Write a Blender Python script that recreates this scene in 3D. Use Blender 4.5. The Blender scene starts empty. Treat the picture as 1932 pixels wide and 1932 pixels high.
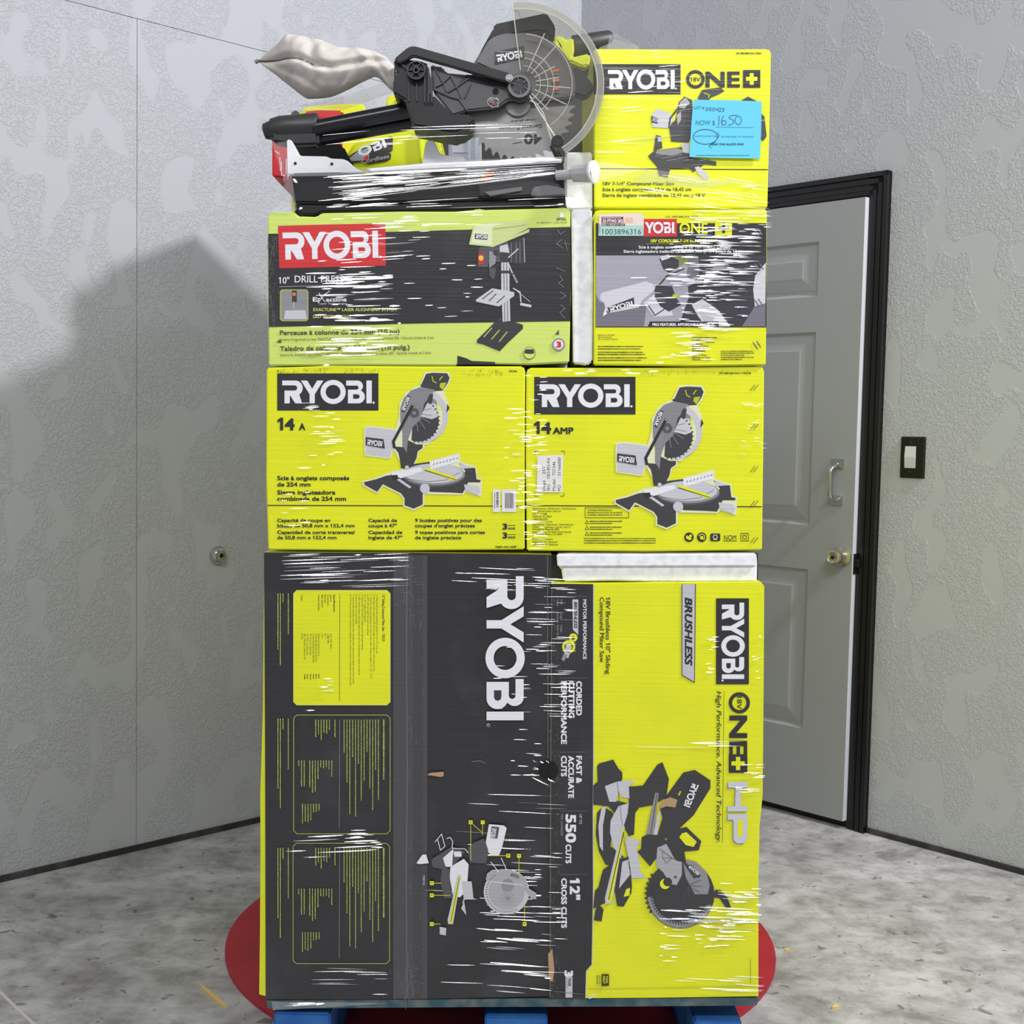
import bpy, bmesh, math, random
from mathutils import Vector, Matrix
from mathutils.geometry import tessellate_polygon
random.seed(7)
SC = bpy.context.scene
COL = SC.collection

# ------------------------------------------------------------------ camera
CAM_H = 1.28
PITCH, ROLL, FPX = math.radians(3.63), math.radians(1.133), 2407.0
FWD = Vector((0, math.cos(PITCH), -math.sin(PITCH)))
_up0 = Vector((0, math.sin(PITCH), math.cos(PITCH)))
_r0 = Vector((1, 0, 0))
RGT = _r0 * math.cos(ROLL) + _up0 * math.sin(ROLL)
UPV = _up0 * math.cos(ROLL) - _r0 * math.sin(ROLL)
cd = bpy.data.cameras.new('camera')
cd.sensor_width = 36
cd.lens = FPX / 1932 * 36
cam = bpy.data.objects.new('camera', cd)
COL.objects.link(cam)
M = Matrix.Identity(4)
for i in range(3):
    M[i][0], M[i][1], M[i][2] = RGT[i], UPV[i], -FWD[i]
M[2][3] = CAM_H
cam.matrix_world = M
SC.camera = cam

# ------------------------------------------------------------------ light
w = bpy.data.worlds.new('world')
SC.world = w
w.use_nodes = True
w.node_tree.nodes['Background'].inputs[0].default_value = (0.93, 0.96, 1.05, 1)
w.node_tree.nodes['Background'].inputs[1].default_value = 0.335


def area(name, loc, target, power, sx, sy=None, shape='RECTANGLE', col=(1, 1, 1)):
    l = bpy.data.lights.new(name, 'AREA')
    l.energy = power
    l.shape = shape
    l.size = sx
    l.size_y = sy or sx
    l.color = col
    o = bpy.data.objects.new(name, l)
    COL.objects.link(o)
    o.location = loc
    o.rotation_euler = (Vector(target) - Vector(loc)).to_track_quat('-Z', 'Y').to_euler()
    return o


area('high_bay_lamp', (3.0, 1.60, 4.3), (-0.7, 3.9, 1.2), 152, 0.34, shape='DISK', col=(0.985, 0.99, 1.0))
area('ceiling_lamp_row', (-0.2, -1.3, 4.4), (0, 2.4, 0.9), 104, 2.6, 0.5, col=(0.98, 0.985, 1.0))
area('side_fill_light', (2.7, -1.0, 4.4), (-0.6, 3.0, 0.9), 42, 1.8, 0.6, col=(0.98, 0.985, 1.0))  # added fill with no known source, lifts the shaded left wall
SC.view_settings.view_transform = 'Standard'
SC.view_settings.look = 'None'
SC.view_settings.exposure = 0.0
SC.view_settings.gamma = 1.0
SC.view_settings.use_curve_mapping = False


# ------------------------------------------------------------------ projection helpers
def ray(px, py):
    return FWD + RGT * ((px - 966) / FPX) + UPV * ((966 - py) / FPX)


def P(px, py, Y):
    """point seen at photo pixel (px, py) on the upright plane at distance Y"""
    d = ray(px, py)
    return Vector((0, 0, CAM_H)) + d * (Y / d.y)


def G(px, py, z=0.0):
    """point seen at photo pixel on the level plane at height z"""
    d = ray(px, py)
    return Vector((0, 0, CAM_H)) + d * ((z - CAM_H) / d.z)


# ------------------------------------------------------------------ materials
def lin(c):
    return tuple(((v / 255) / 12.92 if v / 255 <= 0.04045 else ((v / 255 + 0.055) / 1.055) ** 2.4) for v in c) + (1,)


MATS = {}


def mat(name, rgb, rough=0.5, metal=0.0, coat=0.0, film=False, spec=0.5, noise=None):
    if name in MATS:
        return MATS[name]
    m = bpy.data.materials.new(name)
    m.use_nodes = True
    nt = m.node_tree
    b = nt.nodes['Principled BSDF']
    b.inputs['Base Color'].default_value = lin(rgb)
    b.inputs['Roughness'].default_value = rough
    b.inputs['Metallic'].default_value = metal
    b.inputs['Specular IOR Level'].default_value = spec
    b.inputs['Coat Weight'].default_value = coat
    b.inputs['Coat Roughness'].default_value = 0.16
    tc = nt.nodes.new('ShaderNodeTexCoord')
    if film:      # board under tight clear film: fine level ripples in the film, flutes in the board
        mp = nt.nodes.new('ShaderNodeMapping')
        mp.inputs['Scale'].default_value = (5, 5, 150)
        nz = nt.nodes.new('ShaderNodeTexNoise')
        nz.inputs['Scale'].default_value = 1.0
        nz.inputs['Detail'].default_value = 2.0
        bp = nt.nodes.new('ShaderNodeBump')
        bp.inputs['Strength'].default_value = 0.35
        bp.inputs['Distance'].default_value = 0.004
        nt.links.new(tc.outputs['Object'], mp.inputs[0])
        nt.links.new(mp.outputs[0], nz.inputs['Vector'])
        nt.links.new(nz.outputs[0], bp.inputs['Height'])
        nt.links.new(bp.outputs[0], b.inputs['Coat Normal'])
        wv = nt.nodes.new('ShaderNodeTexNoise')
        wv.inputs['Scale'].default_value = 1.0
        mp2 = nt.nodes.new('ShaderNodeMapping')
        mp2.inputs['Scale'].default_value = (2.5, 2.5, 190)
        b2 = nt.nodes.new('ShaderNodeBump')
        b2.inputs['Strength'].default_value = 0.25
        b2.inputs['Distance'].default_value = 0.002
        nt.links.new(tc.outputs['Object'], mp2.inputs[0])
        nt.links.new(mp2.outputs[0], wv.inputs['Vector'])
        nt.links.new(wv.outputs[0], b2.inputs['Height'])
        nt.links.new(b2.outputs[0], b.inputs['Normal'])
    if noise:     # (scale, second colour, low, high): worn, dusty or mottled surface
        sc_, rgb2, lo, hi = noise
        nz = nt.nodes.new('ShaderNodeTexNoise')
        nz.inputs['Scale'].default_value = sc_
        nz.inputs['Detail'].default_value = 6
        cr = nt.nodes.new('ShaderNodeValToRGB')
        cr.color_ramp.elements[0].position = lo
        cr.color_ramp.elements[0].color = lin(rgb)
        cr.color_ramp.elements[1].position = hi
        cr.color_ramp.elements[1].color = lin(rgb2)
        nt.links.new(tc.outputs['Object'], nz.inputs['Vector'])
        nt.links.new(nz.outputs[0], cr.inputs[0])
        nt.links.new(cr.outputs[0], b.inputs['Base Color'])
    MATS[name] = m
    return m


def printed(name, rgb, **k):
    return mat(name, rgb, rough=0.45, coat=0.55, film=True, **k)


YEL = printed('print_yellow', (238, 241, 8), noise=(6, (226, 231, 16), 0.42, 0.72))
YELD = printed('print_deep_yellow', (188, 196, 20))  # deeper yellow for rub marks, lines and picture details
LIME = printed('print_lime', (214, 232, 112))
BLK = printed('print_black', (40, 38, 40), noise=(9, (60, 58, 60), 0.50, 0.78))
INK = printed('print_ink', (44, 44, 36))
WHT = printed('print_white', (238, 238, 242))
GR1 = printed('print_pale_grey', (205, 204, 210))
GR2 = printed('print_mid_grey', (146, 145, 150))
GR3 = printed('print_dark_grey', (84, 82, 86))
RED = printed('print_red', (214, 44, 46))
ORG = printed('print_orange', (236, 120, 40))
DKY = printed('print_dim_lime', (172, 184, 88))
KRAFT = mat('kraft_board', (186, 152, 112), 0.8)
PAPER = mat('label_paper', (236, 234, 230), 0.6, coat=0.3)
FOAM = mat('foam_white', (250, 250, 252), 0.75, noise=(60, (226, 228, 232), 0.4, 0.7))
BLKP = mat('black_plastic', (25, 25, 26), 0.42)
DGRP = mat('dark_grey_plastic', (50, 50, 51), 0.45)
ARMP = mat('arm_grey_paint', (90, 89, 90), 0.45)
GRYP = mat('grey_paint_metal', (112, 111, 112), 0.45)
GRYK = mat('grey_knob_plastic', (176, 174, 176), 0.45)
STEEL = mat('brushed_steel', (178, 176, 174), 0.3, metal=1.0)
BLADE = mat('saw_blade_steel', (150, 148, 146), 0.38, metal=0.85)
ALU = mat('cast_aluminium', (246, 246, 248), 0.4)
TUBE = mat('dark_rail_tube', (52, 53, 56), 0.24, metal=0.6)
CLOTH = mat('cream_cloth', (206, 200, 194), 0.95, spec=.1, noise=(40, (190, 182, 174), 0.4, 0.7))
YELP = mat('yellow_plastic', (224, 232, 10), 0.35)
REDP = mat('red_plastic', (212, 34, 42), 0.4)
BLUEW = mat('blue_painted_wood', (32, 94, 168), 0.75, noise=(20, (52, 112, 170), 0.4, 0.7))
TEALW = mat('dusty_teal_wood', (52, 84, 96), 0.85, noise=(30, (108, 118, 112), 0.40, 0.72))
BLUEP = mat('blue_note_paper', (98, 206, 244), 0.5, coat=0.5)
PENK = mat('pen_ink', (30, 56, 86), 0.5)


def clear(name, tint, body, fac, rough=0.12, haze=0.3):
    m = bpy.data.materials.new(name)
    m.use_nodes = True
    nt = m.node_tree
    for n in list(nt.nodes):
        if n.type != 'OUTPUT_MATERIAL':
            nt.nodes.remove(n)
    out = nt.nodes['Material Output']
    tr = nt.nodes.new('ShaderNodeBsdfTransparent')
    tr.inputs[0].default_value = tint + (1,)
    gl = nt.nodes.new('ShaderNodeBsdfGlossy')
    gl.inputs['Roughness'].default_value = rough
    df = nt.nodes.new('ShaderNodeBsdfDiffuse')
    df.inputs[0].default_value = body + (1,)
    m1 = nt.nodes.new('ShaderNodeMixShader')
    m1.inputs[0].default_value = haze
    m2 = nt.nodes.new('ShaderNodeMixShader')
    m2.inputs[0].default_value = fac
    nt.links.new(gl.outputs[0], m1.inputs[1])
    nt.links.new(df.outputs[0], m1.inputs[2])
    nt.links.new(tr.outputs[0], m2.inputs[1])
    nt.links.new(m1.outputs[0], m2.inputs[2])
    nt.links.new(m2.outputs[0], out.inputs[0])
    return m


PLEAT = clear('film_pleat', (0.98, 0.98, 1.0), (0.9, 0.9, 0.92), 0.38, 0.22, 0.15)
WEB = clear('film_sheet', (0.97, 0.97, 0.98), (0.85, 0.86, 0.86), 0.24, 0.2, 0.7)
ACRYL = clear('clear_guard_plastic', (0.93, 0.925, 0.90), (0.8, 0.8, 0.76), 0.05, 0.05, 0.35)
ACRYLE = clear('clear_guard_edge', (0.90, 0.895, 0.86), (0.95, 0.94, 0.90), 0.42, 0.1, 0.75)
ACRYLM = clear('clear_guard_band', (0.92, 0.915, 0.88), (0.93, 0.92, 0.87), 0.22, 0.1, 0.7)
BIN = clear('translucent_bin_plastic', (0.85, 0.87, 0.95), (0.80, 0.82, 0.92), 0.6, 0.2, 0.75)


def node(nt, t, **k):
    n = nt.nodes.new(t)
    for a, v in k.items():
        n.inputs[a.replace('_', ' ')].default_value = v
    return n


def wall_material(name, rgb, amount):
    m = bpy.data.materials.new(name)
    m.use_nodes = True
    nt = m.node_tree
    L = nt.links.new
    b = nt.nodes['Principled BSDF']
    b.inputs['Base Color'].default_value = lin(rgb)
    b.inputs['Roughness'].default_value = 0.62
    tc = nt.nodes.new('ShaderNodeTexCoord')
    big = node(nt, 'ShaderNodeTexNoise', Scale=9.6, Detail=0.3, Distortion=0.35)
    mp = nt.nodes.new('ShaderNodeMapping')
    mp.inputs['Scale'].default_value = (1.25, 1.25, 0.8)
    L(tc.outputs['Object'], mp.inputs[0])
    L(mp.outputs[0], big.inputs['Vector'])
    mask = nt.nodes.new('ShaderNodeMapRange')
    mask.inputs['From Min'].default_value = 0.555
    mask.inputs['From Max'].default_value = 0.60
    mask.inputs['To Min'].default_value = 1.0
    mask.inputs['To Max'].default_value = 0.0
    L(big.outputs[0], mask.inputs[0])
    fine = node(nt, 'ShaderNodeTexNoise', Scale=118.0, Detail=1.5, Roughness=0.5, Distortion=0.9)
    L(tc.outputs['Object'], fine.inputs['Vector'])
    mr = nt.nodes.new('ShaderNodeMapRange')
    mr.interpolation_type = 'SMOOTHSTEP'
    mr.inputs['From Min'].default_value = 0.43
    mr.inputs['From Max'].default_value = 0.56
    L(fine.outputs[0], mr.inputs[0])
    mul = nt.nodes.new('ShaderNodeMath')
    mul.operation = 'MULTIPLY'
    L(mr.outputs[0], mul.inputs[0])
    L(mask.outputs[0], mul.inputs[1])
    bp = node(nt, 'ShaderNodeBump', Strength=amount, Distance=0.0016)
    L(mul.outputs[0], bp.inputs['Height'])
    L(bp.outputs[0], b.inputs['Normal'])
    MATS[name] = m
    return m


WALL = wall_material('textured_grey_wall', (186, 188, 194), 0.75)
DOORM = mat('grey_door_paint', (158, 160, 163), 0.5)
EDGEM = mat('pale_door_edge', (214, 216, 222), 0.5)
CASING = mat('black_casing_paint', (20, 18, 19), 0.32)
BASEB = mat('dark_base_strip', (48, 44, 46), 0.7, noise=(14, (84, 80, 80), 0.5, 0.75))
SEAM = mat('wall_gap_dark', (96, 97, 99), 0.8)


def floor_material():
    m = bpy.data.materials.new('stained_concrete')
    m.use_nodes = True
    nt = m.node_tree
    L = nt.links.new
    b = nt.nodes['Principled BSDF']
    b.inputs['Roughness'].default_value = 0.55
    tc = nt.nodes.new('ShaderNodeTexCoord')
    n1 = node(nt, 'ShaderNodeTexNoise', Scale=5.0, Detail=9.0, Roughness=0.66, Distortion=0.4)
    n2 = node(nt, 'ShaderNodeTexNoise', Scale=15.0, Detail=7.0, Roughness=0.65)
    n3 = node(nt, 'ShaderNodeTexNoise', Scale=27.0, Detail=3.0, Roughness=0.55, Distortion=0.7)
    for n in (n1, n2, n3):
        L(tc.outputs['Object'], n.inputs['Vector'])
    r1 = nt.nodes.new('ShaderNodeValToRGB')
    e = r1.color_ramp.elements
    e[0].position, e[0].color = 0.30, lin((132, 129, 129))
    e[1].position, e[1].color = 0.62, lin((198, 196, 198))
    e.new(0.45).color = lin((173, 171, 171))
    L(n1.outputs[0], r1.inputs[0])
    r2 = nt.nodes.new('ShaderNodeValToRGB')
    e = r2.color_ramp.elements
    e[0].position, e[0].color = 0.34, (0.55, 0.53, 0.51, 1)
    e[1].position, e[1].color = 0.56, (1, 1, 1, 1)
    L(n2.outputs[0], r2.inputs[0])
    r3 = nt.nodes.new('ShaderNodeValToRGB')
    e = r3.color_ramp.elements
    e[0].position, e[0].color = 0.30, (0.30, 0.25, 0.23, 1)
    e[1].position, e[1].color = 0.36, (1, 1, 1, 1)
    L(n3.outputs[0], r3.inputs[0])
    a = nt.nodes.new('ShaderNodeMix')
    a.data_type, a.blend_type = 'RGBA', 'MULTIPLY'
    a.inputs[0].default_value = 0.8
    L(r1.outputs[0], a.inputs[6])
    L(r2.outputs[0], a.inputs[7])
    c = nt.nodes.new('ShaderNodeMix')
    c.data_type, c.blend_type = 'RGBA', 'MULTIPLY'
    c.inputs[0].default_value = 0.75
    L(a.outputs[2], c.inputs[6])
    L(r3.outputs[0], c.inputs[7])
    L(c.outputs[2], b.inputs['Base Color'])
    bp = node(nt, 'ShaderNodeBump', Strength=0.12, Distance=0.004)
    L(n2.outputs[0], bp.inputs['Height'])
    L(bp.outputs[0], b.inputs['Normal'])
    return m


FLOOR = floor_material()


# ------------------------------------------------------------------ mesh builder
class MB:
    def __init__(self):
        self.v, self.f, self.m, self.mats = [], [], [], []

    def mi(self, m):
        if m not in self.mats:
            self.mats.append(m)
        return self.mats.index(m)

    def add(self, vs, fs, m):
        o = len(self.v)
        k = self.mi(m)
        self.v += [Vector(p) for p in vs]
        for f in fs:
            self.f.append([o + i for i in f])
            self.m.append(k)

    def bm(self, bm, m):
        bm.verts.index_update()
        self.add([v.co.copy() for v in bm.verts], [[v.index for v in f.verts] for f in bm.faces], m)
        bm.free()

    def solid(self, front, back, m, mside=None, bev=0.0, seg=2):
        """a closed body between two equal outlines (lists of points)"""
        n = len(front)
        tri = tessellate_polygon([[Vector((p.x, p.z, 0)) for p in front]]) if n > 4 else None
        bm = bmesh.new()
        a = [bm.verts.new(p) for p in front]
        b = [bm.verts.new(p) for p in back]
        ff = bm.faces.new(a)
        fb = bm.faces.new(b[::-1])
        for i in range(n):
            j = (i + 1) % n
            bm.faces.new((a[j], a[i], b[i], b[j]))
        bmesh.ops.recalc_face_normals(bm, faces=bm.faces)
        if bev:
            bmesh.ops.bevel(bm, geom=list(bm.edges), offset=bev, segments=seg, affect='EDGES', clamp_overlap=True)
        big = [f for f in bm.faces if len(f.verts) > 4]
        if big:
            bmesh.ops.triangulate(bm, faces=big)
        if mside is None:
            self.bm(bm, m)
        else:
            bm.verts.index_update()
            vs = [v.co.copy() for v in bm.verts]
            o = len(self.v)
            self.v += vs
            k1, k2 = self.mi(m), self.mi(mside)
            for f in bm.faces:
                self.f.append([o + v.index for v in f.verts])
                self.m.append(k1 if f.normal.y < -0.7 else k2)
            bm.free()

    def prism(self, pts, Y0, Y1, m, mside=None, bev=0.0, seg=2):
        f = [P(x, y, Y0) for x, y in pts]
        self.solid(f, [Vector((p.x, p.y + (Y1 - Y0), p.z)) for p in f], m, mside, bev, seg)

    def box(self, lo, hi, m, bev=0.0):
        x0, y0, z0 = lo
        x1, y1, z1 = hi
        f = [Vector(p) for p in ((x0, y0, z0), (x1, y0, z0), (x1, y0, z1), (x0, y0, z1))]
        self.solid(f, [Vector((p.x, y1, p.z)) for p in f], m, None, bev)

    def tube(self, pts, r, m, seg=14, cap=True):
        """round bar along points; r is one radius or one for each point"""
        n = len(pts)
        pts = [Vector(p) for p in pts]
        rs = r if isinstance(r, (list, tuple)) else [r] * n
        vs, fs = [], []
        prev = None
        for i, p in enumerate(pts):
            t = (pts[min(i + 1, n - 1)] - pts[max(i - 1, 0)]).normalized()
            if prev is None:
                a = t.orthogonal().normalized()
            else:
                a = (prev - t * prev.dot(t)).normalized()
            prev = a
            b = t.cross(a)
            for k in range(seg):
                q = 2 * math.pi * k / seg
                vs.append(p + (a * math.cos(q) + b * math.sin(q)) * rs[i])
        for i in range(n - 1):
            for k in range(seg):
                j = (k + 1) % seg
                fs.append((i * seg + k, i * seg + j, (i + 1) * seg + j, (i + 1) * seg + k))
        if cap:
            fs.append(tuple(range(seg))[::-1])
            fs.append(tuple((n - 1) * seg + k for k in range(seg)))
        self.add(vs, fs, m)

    def disc_y(self, px, py, Y0, Y1, rpx, m, seg=40, bev=0.0, r_in=None):
        """round plate facing the front, radius in photo pixels"""
        c = P(px, py, Y0)
        r = rpx * Y0 / FPX
        pts = [c + Vector((math.cos(2 * math.pi * k / seg) * r, 0, math.sin(2 * math.pi * k / seg) * r)) for k in range(seg)]
        d = Vector((0, Y1 - Y0, 0))
        if r_in is None:
            self.solid(pts, [p + d for p in pts], m, None, bev)
        else:
            q = [c + (p - c) * (r_in / rpx) for p in pts]
            vs = pts + q + [p + d for p in pts] + [p + d for p in q]
            fs = []
            for k in range(seg):
                j = (k + 1) % seg
                fs += [(k, j, seg + j, seg + k), (2 * seg + j, 2 * seg + k, 3 * seg + k, 3 * seg + j),
                       (j, k, 2 * seg + k, 2 * seg + j), (seg + k, seg + j, 3 * seg + j, 3 * seg + k)]
            self.add(vs, fs, m)

    def build(self, name, parent=None, loc=None, smooth=None, bevel=0.0):
        if loc is None:
            if parent is not None:
                loc = parent.location.copy() if parent.parent is None else parent.matrix_world.translation.copy()
            else:
                xs = [p.x for p in self.v]
                ys = [p.y for p in self.v]
                zs = [p.z for p in self.v]
                loc = Vector(((min(xs) + max(xs)) / 2, (min(ys) + max(ys)) / 2, min(zs)))
        me = bpy.data.meshes.new(name)
        me.from_pydata([tuple(p - loc) for p in self.v], [], self.f)
        for m in self.mats:
            me.materials.append(m)
        me.polygons.foreach_set('material_index', self.m)
        if smooth is not None:
            me.polygons.foreach_set('use_smooth', [True] * len(self.f))
            try:
                me.set_sharp_from_angle(angle=math.radians(smooth))
            except Exception:
                pass
        me.update()
        o = bpy.data.objects.new(name, me)
        COL.objects.link(o)
        if parent is not None:
            o.parent = parent
            base = parent.get('_base')
            o.location = (0, 0, 0)
        else:
            o.location = loc
        if bevel:
            b = o.modifiers.new('bevel', 'BEVEL')
            b.width, b.segments, b.limit_method, b.angle_limit = bevel, 2, 'ANGLE', math.radians(40)
        return o


def tag(o, label=None, cat=None, group=None, kind=None):
    for k, v in (('label', label), ('category', cat), ('group', group), ('kind', kind)):
        if v:
            o[k] = v
    return o


def thing(name, loc, label, cat, group=None):
    o = bpy.data.objects.new(name, None)
    o.empty_display_size = 0.1
    COL.objects.link(o)
    o.location = loc
    return tag(o, label, cat, group)


class Part(MB):
    """a part of a thing: same builder, linked under its parent with the thing's origin"""
    def under(self, name, root, label=None, smooth=None, bevel=0.0, origin=None):
        org = origin if origin is not None else (root.location if root.parent is None else root.parent.location)
        o = self.build(name, None, loc=Vector(org), smooth=smooth, bevel=bevel)
        o.parent = root
        o.location = (0, 0, 0)
        if label:
            o['label'] = label
        return o


# ------------------------------------------------------------------ lettering and printed artwork
_GL = {}


def glyphs(s, bold=0.0, shear=0.0):
    key = (s, bold, shear)
    if key not in _GL:
        cu = bpy.data.curves.new('lettering', 'FONT')
        cu.body = s
        cu.size = 1.0
        cu.offset = bold
        cu.shear = shear
        cu.resolution_u = 3
        o = bpy.data.objects.new('lettering', cu)
        COL.objects.link(o)
        bpy.context.view_layer.update()
        me = o.evaluated_get(bpy.context.evaluated_depsgraph_get()).to_mesh()
        vs = [(v.co.x, v.co.y) for v in me.vertices]
        fs = [tuple(p.vertices) for p in me.polygons]
        bpy.data.objects.remove(o)
        bpy.data.curves.remove(cu)
        _GL[key] = (vs, fs)
        n1 = s.count('1')
        if n1 and s != '1' and not shear:      # the built-in face draws a bare bar for the figure 1: give it its flag
            for i, ch in enumerate(s):
                if ch == '1':
                    pv = glyphs(s[:i + 1], bold, shear)[0] if i + 1 < len(s) else vs
                    x1 = max(v[0] for v in pv)
                    top = max(v[1] for v in pv if v[0] > x1 - .02)
                    wb = .10 + 2 * bold
                    o_ = len(vs)
                    vs += [(x1 - wb, top), (x1 - wb - .12, top - .13), (x1 - wb - .12, top - .22), (x1 - wb + .01, top - .14)]
                    fs.append((o_, o_ + 1, o_ + 2, o_ + 3))
    return _GL[key]


CAP = 0.73


def arc(cx, cy, r, a0, a1, n=12, ry=None):
    ry = r if ry is None else ry
    return [(cx + r * math.cos(math.radians(a0 + (a1 - a0) * k / n)), cy + ry * math.sin(math.radians(a0 + (a1 - a0) * k / n))) for k in range(n + 1)]


_R = [(0, 1)] + arc(.58, .67, .33, 90, -58, 14) + [(.88, 0), (.58, 0), (.36, .335), (.335, .335), (.335, 0), (.10, 0), (.10, .56)] + arc(.55, .675, .115, -90, 90, 8) + [(0, .79)]
_Y = [(0, 1), (.28, 1), (.50, .64), (.72, 1), (1.0, 1), (.615, .40), (.615, 0), (.385, 0), (.385, .40)]
_B = [(0, 1)] + arc(.50, .755, .245, 90, -52, 10) + arc(.54, .29, .29, 62, -90, 12) + [(.08, 0), (.08, .60)] + arc(.46, .69, .09, -90, 90, 6) + [(0, .78)]
_BH = [(.31, .20)] + arc(.50, .30, .10, -90, 90, 6) + [(.31, .40)]
_I = [(0, 0), (.24, 0), (.24, 1), (0, 1)]


class Art(Part):
    """flat print on an upright face at distance Y, drawn in photo pixels; later layers lie over earlier ones"""
    def __init__(self, Y, tf=None):
        super().__init__()
        self.Y, self.k, self.u, self.tf = Y, 0, 0, tf

    def at(self, x, y):
        if self.tf:
            x, y = self.tf(x, y)
        return P(x, y, self.Y - 0.0004 - 0.00009 * self.k - 0.000007 * self.u)

    def lay(self):
        self.k += 1
        return self

    def flat(self, vs, fs, m):
        """print faces always look towards the front"""
        out = []
        for f in fs:
            n = Vector((0, 0, 0))
            for i in range(1, len(f) - 1):
                n += (vs[f[i]] - vs[f[0]]).cross(vs[f[i + 1]] - vs[f[0]])
            out.append(tuple(f) if n.y < 0 else tuple(f)[::-1])
        self.add(vs, out, m)

    def poly(self, pts, m):
        self.u += 1
        t = tessellate_polygon([[Vector((x, y, 0)) for x, y in pts]])
        vs = [self.at(x, y) for x, y in pts]
        self.flat(vs, [tuple(f) for f in t], m)

    def rect(self, x0, y0, x1, y1, m):
        self.poly([(x0, y0), (x1, y0), (x1, y1), (x0, y1)], m)

    def rrect(self, x0, y0, x1, y1, r, m, n=5):
        self.poly(arc(x0 + r, y0 + r, r, 180, 270, n) + arc(x1 - r, y0 + r, r, 270, 360, n) + arc(x1 - r, y1 - r, r, 0, 90, n) + arc(x0 + r, y1 - r, r, 90, 180, n), m)

    def disc(self, cx, cy, r, m, ry=None, n=28):
        self.poly(arc(cx, cy, r, 0, 360 - 360 / n, n - 1, ry), m)

    def ring(self, cx, cy, r1, r0, m, n=32, a0=0, a1=360, k=1.0):
        self.u += 1
        vs, fs = [], []
        for i in range(n + 1):
            q = math.radians(a0 + (a1 - a0) * i / n)
            vs += [self.at(cx + r1 * math.cos(q), cy + r1 * k * math.sin(q)), self.at(cx + r0 * math.cos(q), cy + r0 * k * math.sin(q))]
        for i in range(n):
            fs.append((2 * i, 2 * i + 2, 2 * i + 3, 2 * i + 1))
        self.flat(vs, fs, m)

    def line(self, pts, wd, m, closed=False):
        pts = list(pts)
        if closed:
            pts = pts + pts[:1]
        if len(pts) > 2 or wd > 1.5:
            self.u += 1
        u0 = self.u
        for i, ((x0, y0), (x1, y1)) in enumerate(zip(pts, pts[1:])):
            self.u = u0 + i % 2
            d = math.hypot(x1 - x0, y1 - y0)
            if d < 1e-6:
                continue
            nx, ny = -(y1 - y0) / d * wd / 2, (x1 - x0) / d * wd / 2
            ex, ey = (x1 - x0) / d * wd * .3, (y1 - y0) / d * wd * .3
            self.flat([self.at(x0 + nx - ex, y0 + ny - ey), self.at(x1 + nx + ex, y1 + ny + ey), self.at(x1 - nx + ex, y1 - ny + ey), self.at(x0 - nx - ex, y0 - ny - ey)], [(0, 1, 2, 3)], m)

    def halo(self, shapes, wd, m):
        for s in shapes:
            self.poly(s, m)
            self.line(s, wd, m, True)
        self.k += 1

    def text(self, s, x, y, cap, m, width=None, rot=0, bold=0.012, shear=0.0):
        """baseline starts at (x, y); rot in degrees, clockwise; cap is the capital height; width squeezes the line"""
        vs, fs = glyphs(s, 0.0, shear)
        if not vs:
            return
        x0, x1 = min(v[0] for v in vs), max(v[0] for v in vs)
        bd = max(0.0, bold)
        sy = cap / (CAP + 2 * bd)
        sx = width / (x1 - x0 + 2 * bd) if width else sy
        q = math.radians(rot)
        ux, uy, vx, vy = math.cos(q), math.sin(q), math.sin(q), -math.cos(q)
        if bd == 0:
            cps = [(0, 0)]
        elif bd <= .016:
            cps = [(-bd, -bd * .6), (bd, bd * .6)]
        else:
            cps = [(-bd, -bd), (bd, -bd), (bd, bd), (-bd, bd)]
        u0 = self.u
        for n_, (da, db) in enumerate(cps):
            self.u = u0 + n_ + 1
            self.flat([self.at(x + ux * (a - x0 + bd + da) * sx + vx * (b + bd + db) * sy, y + uy * (a - x0 + bd + da) * sx + vy * (b + bd + db) * sy) for a, b in vs], fs, m)
        self.u = u0

    def brand(self, x, y, h, wd, fg, bg, rot=0, stop=True, skip=0):
        """the maker's five-letter word mark, from its lower left corner"""
        q = math.radians(rot)
        ux, uy, vx, vy = math.cos(q), math.sin(q), math.sin(q), -math.cos(q)
        s = wd / 3.98

        def mp(pts, ox):
            return [(x + ux * (ox + a) * s + vx * b * h, y + uy * (ox + a) * s + vy * b * h) for a, b in pts]
        L = [(_R, 0), (_Y, .83), (_B, 2.84), (_I, 3.74)]
        for i, (sh, ox) in enumerate(L):
            if i >= skip:
                self.poly(mp(sh, ox), fg)
        n = 36
        a1 = mp(arc(0, .5, .56, 0, 360, n, .53), 2.26)
        a0 = mp(arc(0, .5, .33, 0, 360, n, .31), 2.26)
        self.flat([self.at(*p) for p in a1] + [self.at(*p) for p in a0], [(i, i + 1, n + 2 + i, n + 1 + i) for i in range(n)], fg)
        if stop:
            self.poly(mp(arc(4.06, .03, .05, 0, 330, 8), 0), fg)
        self.k += 1
        self.poly(mp(_BH, 2.84), bg)
        self.k += 1

    def one(self, x, y, h, m):
        """a figure 1 with a flag, lower left at (x, y)"""
        self.poly([(x, y - h * .80), (x + h * .26, y - h), (x + h * .47, y - h), (x + h * .47, y), (x + h * .22, y), (x + h * .22, y - h * .72), (x + h * .06, y - h * .60)], m)

    def greek(self, x, y, ln, h, m, rot=0):
        """a line of print too small to read: words as short bars"""
        q = math.radians(rot)
        ux, uy = math.cos(q), math.sin(q)
        t = 0
        while t < ln:
            wd = min(random.uniform(1.2, 5.0) * h, ln - t)
            x0, y0, x1, y1 = x + ux * t, y + uy * t, x + ux * (t + wd), y + uy * (t + wd)
            self.line([(x0, y0), (x1, y1)], h * random.uniform(.7, 1), m)
            t += wd + h * .8


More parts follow.
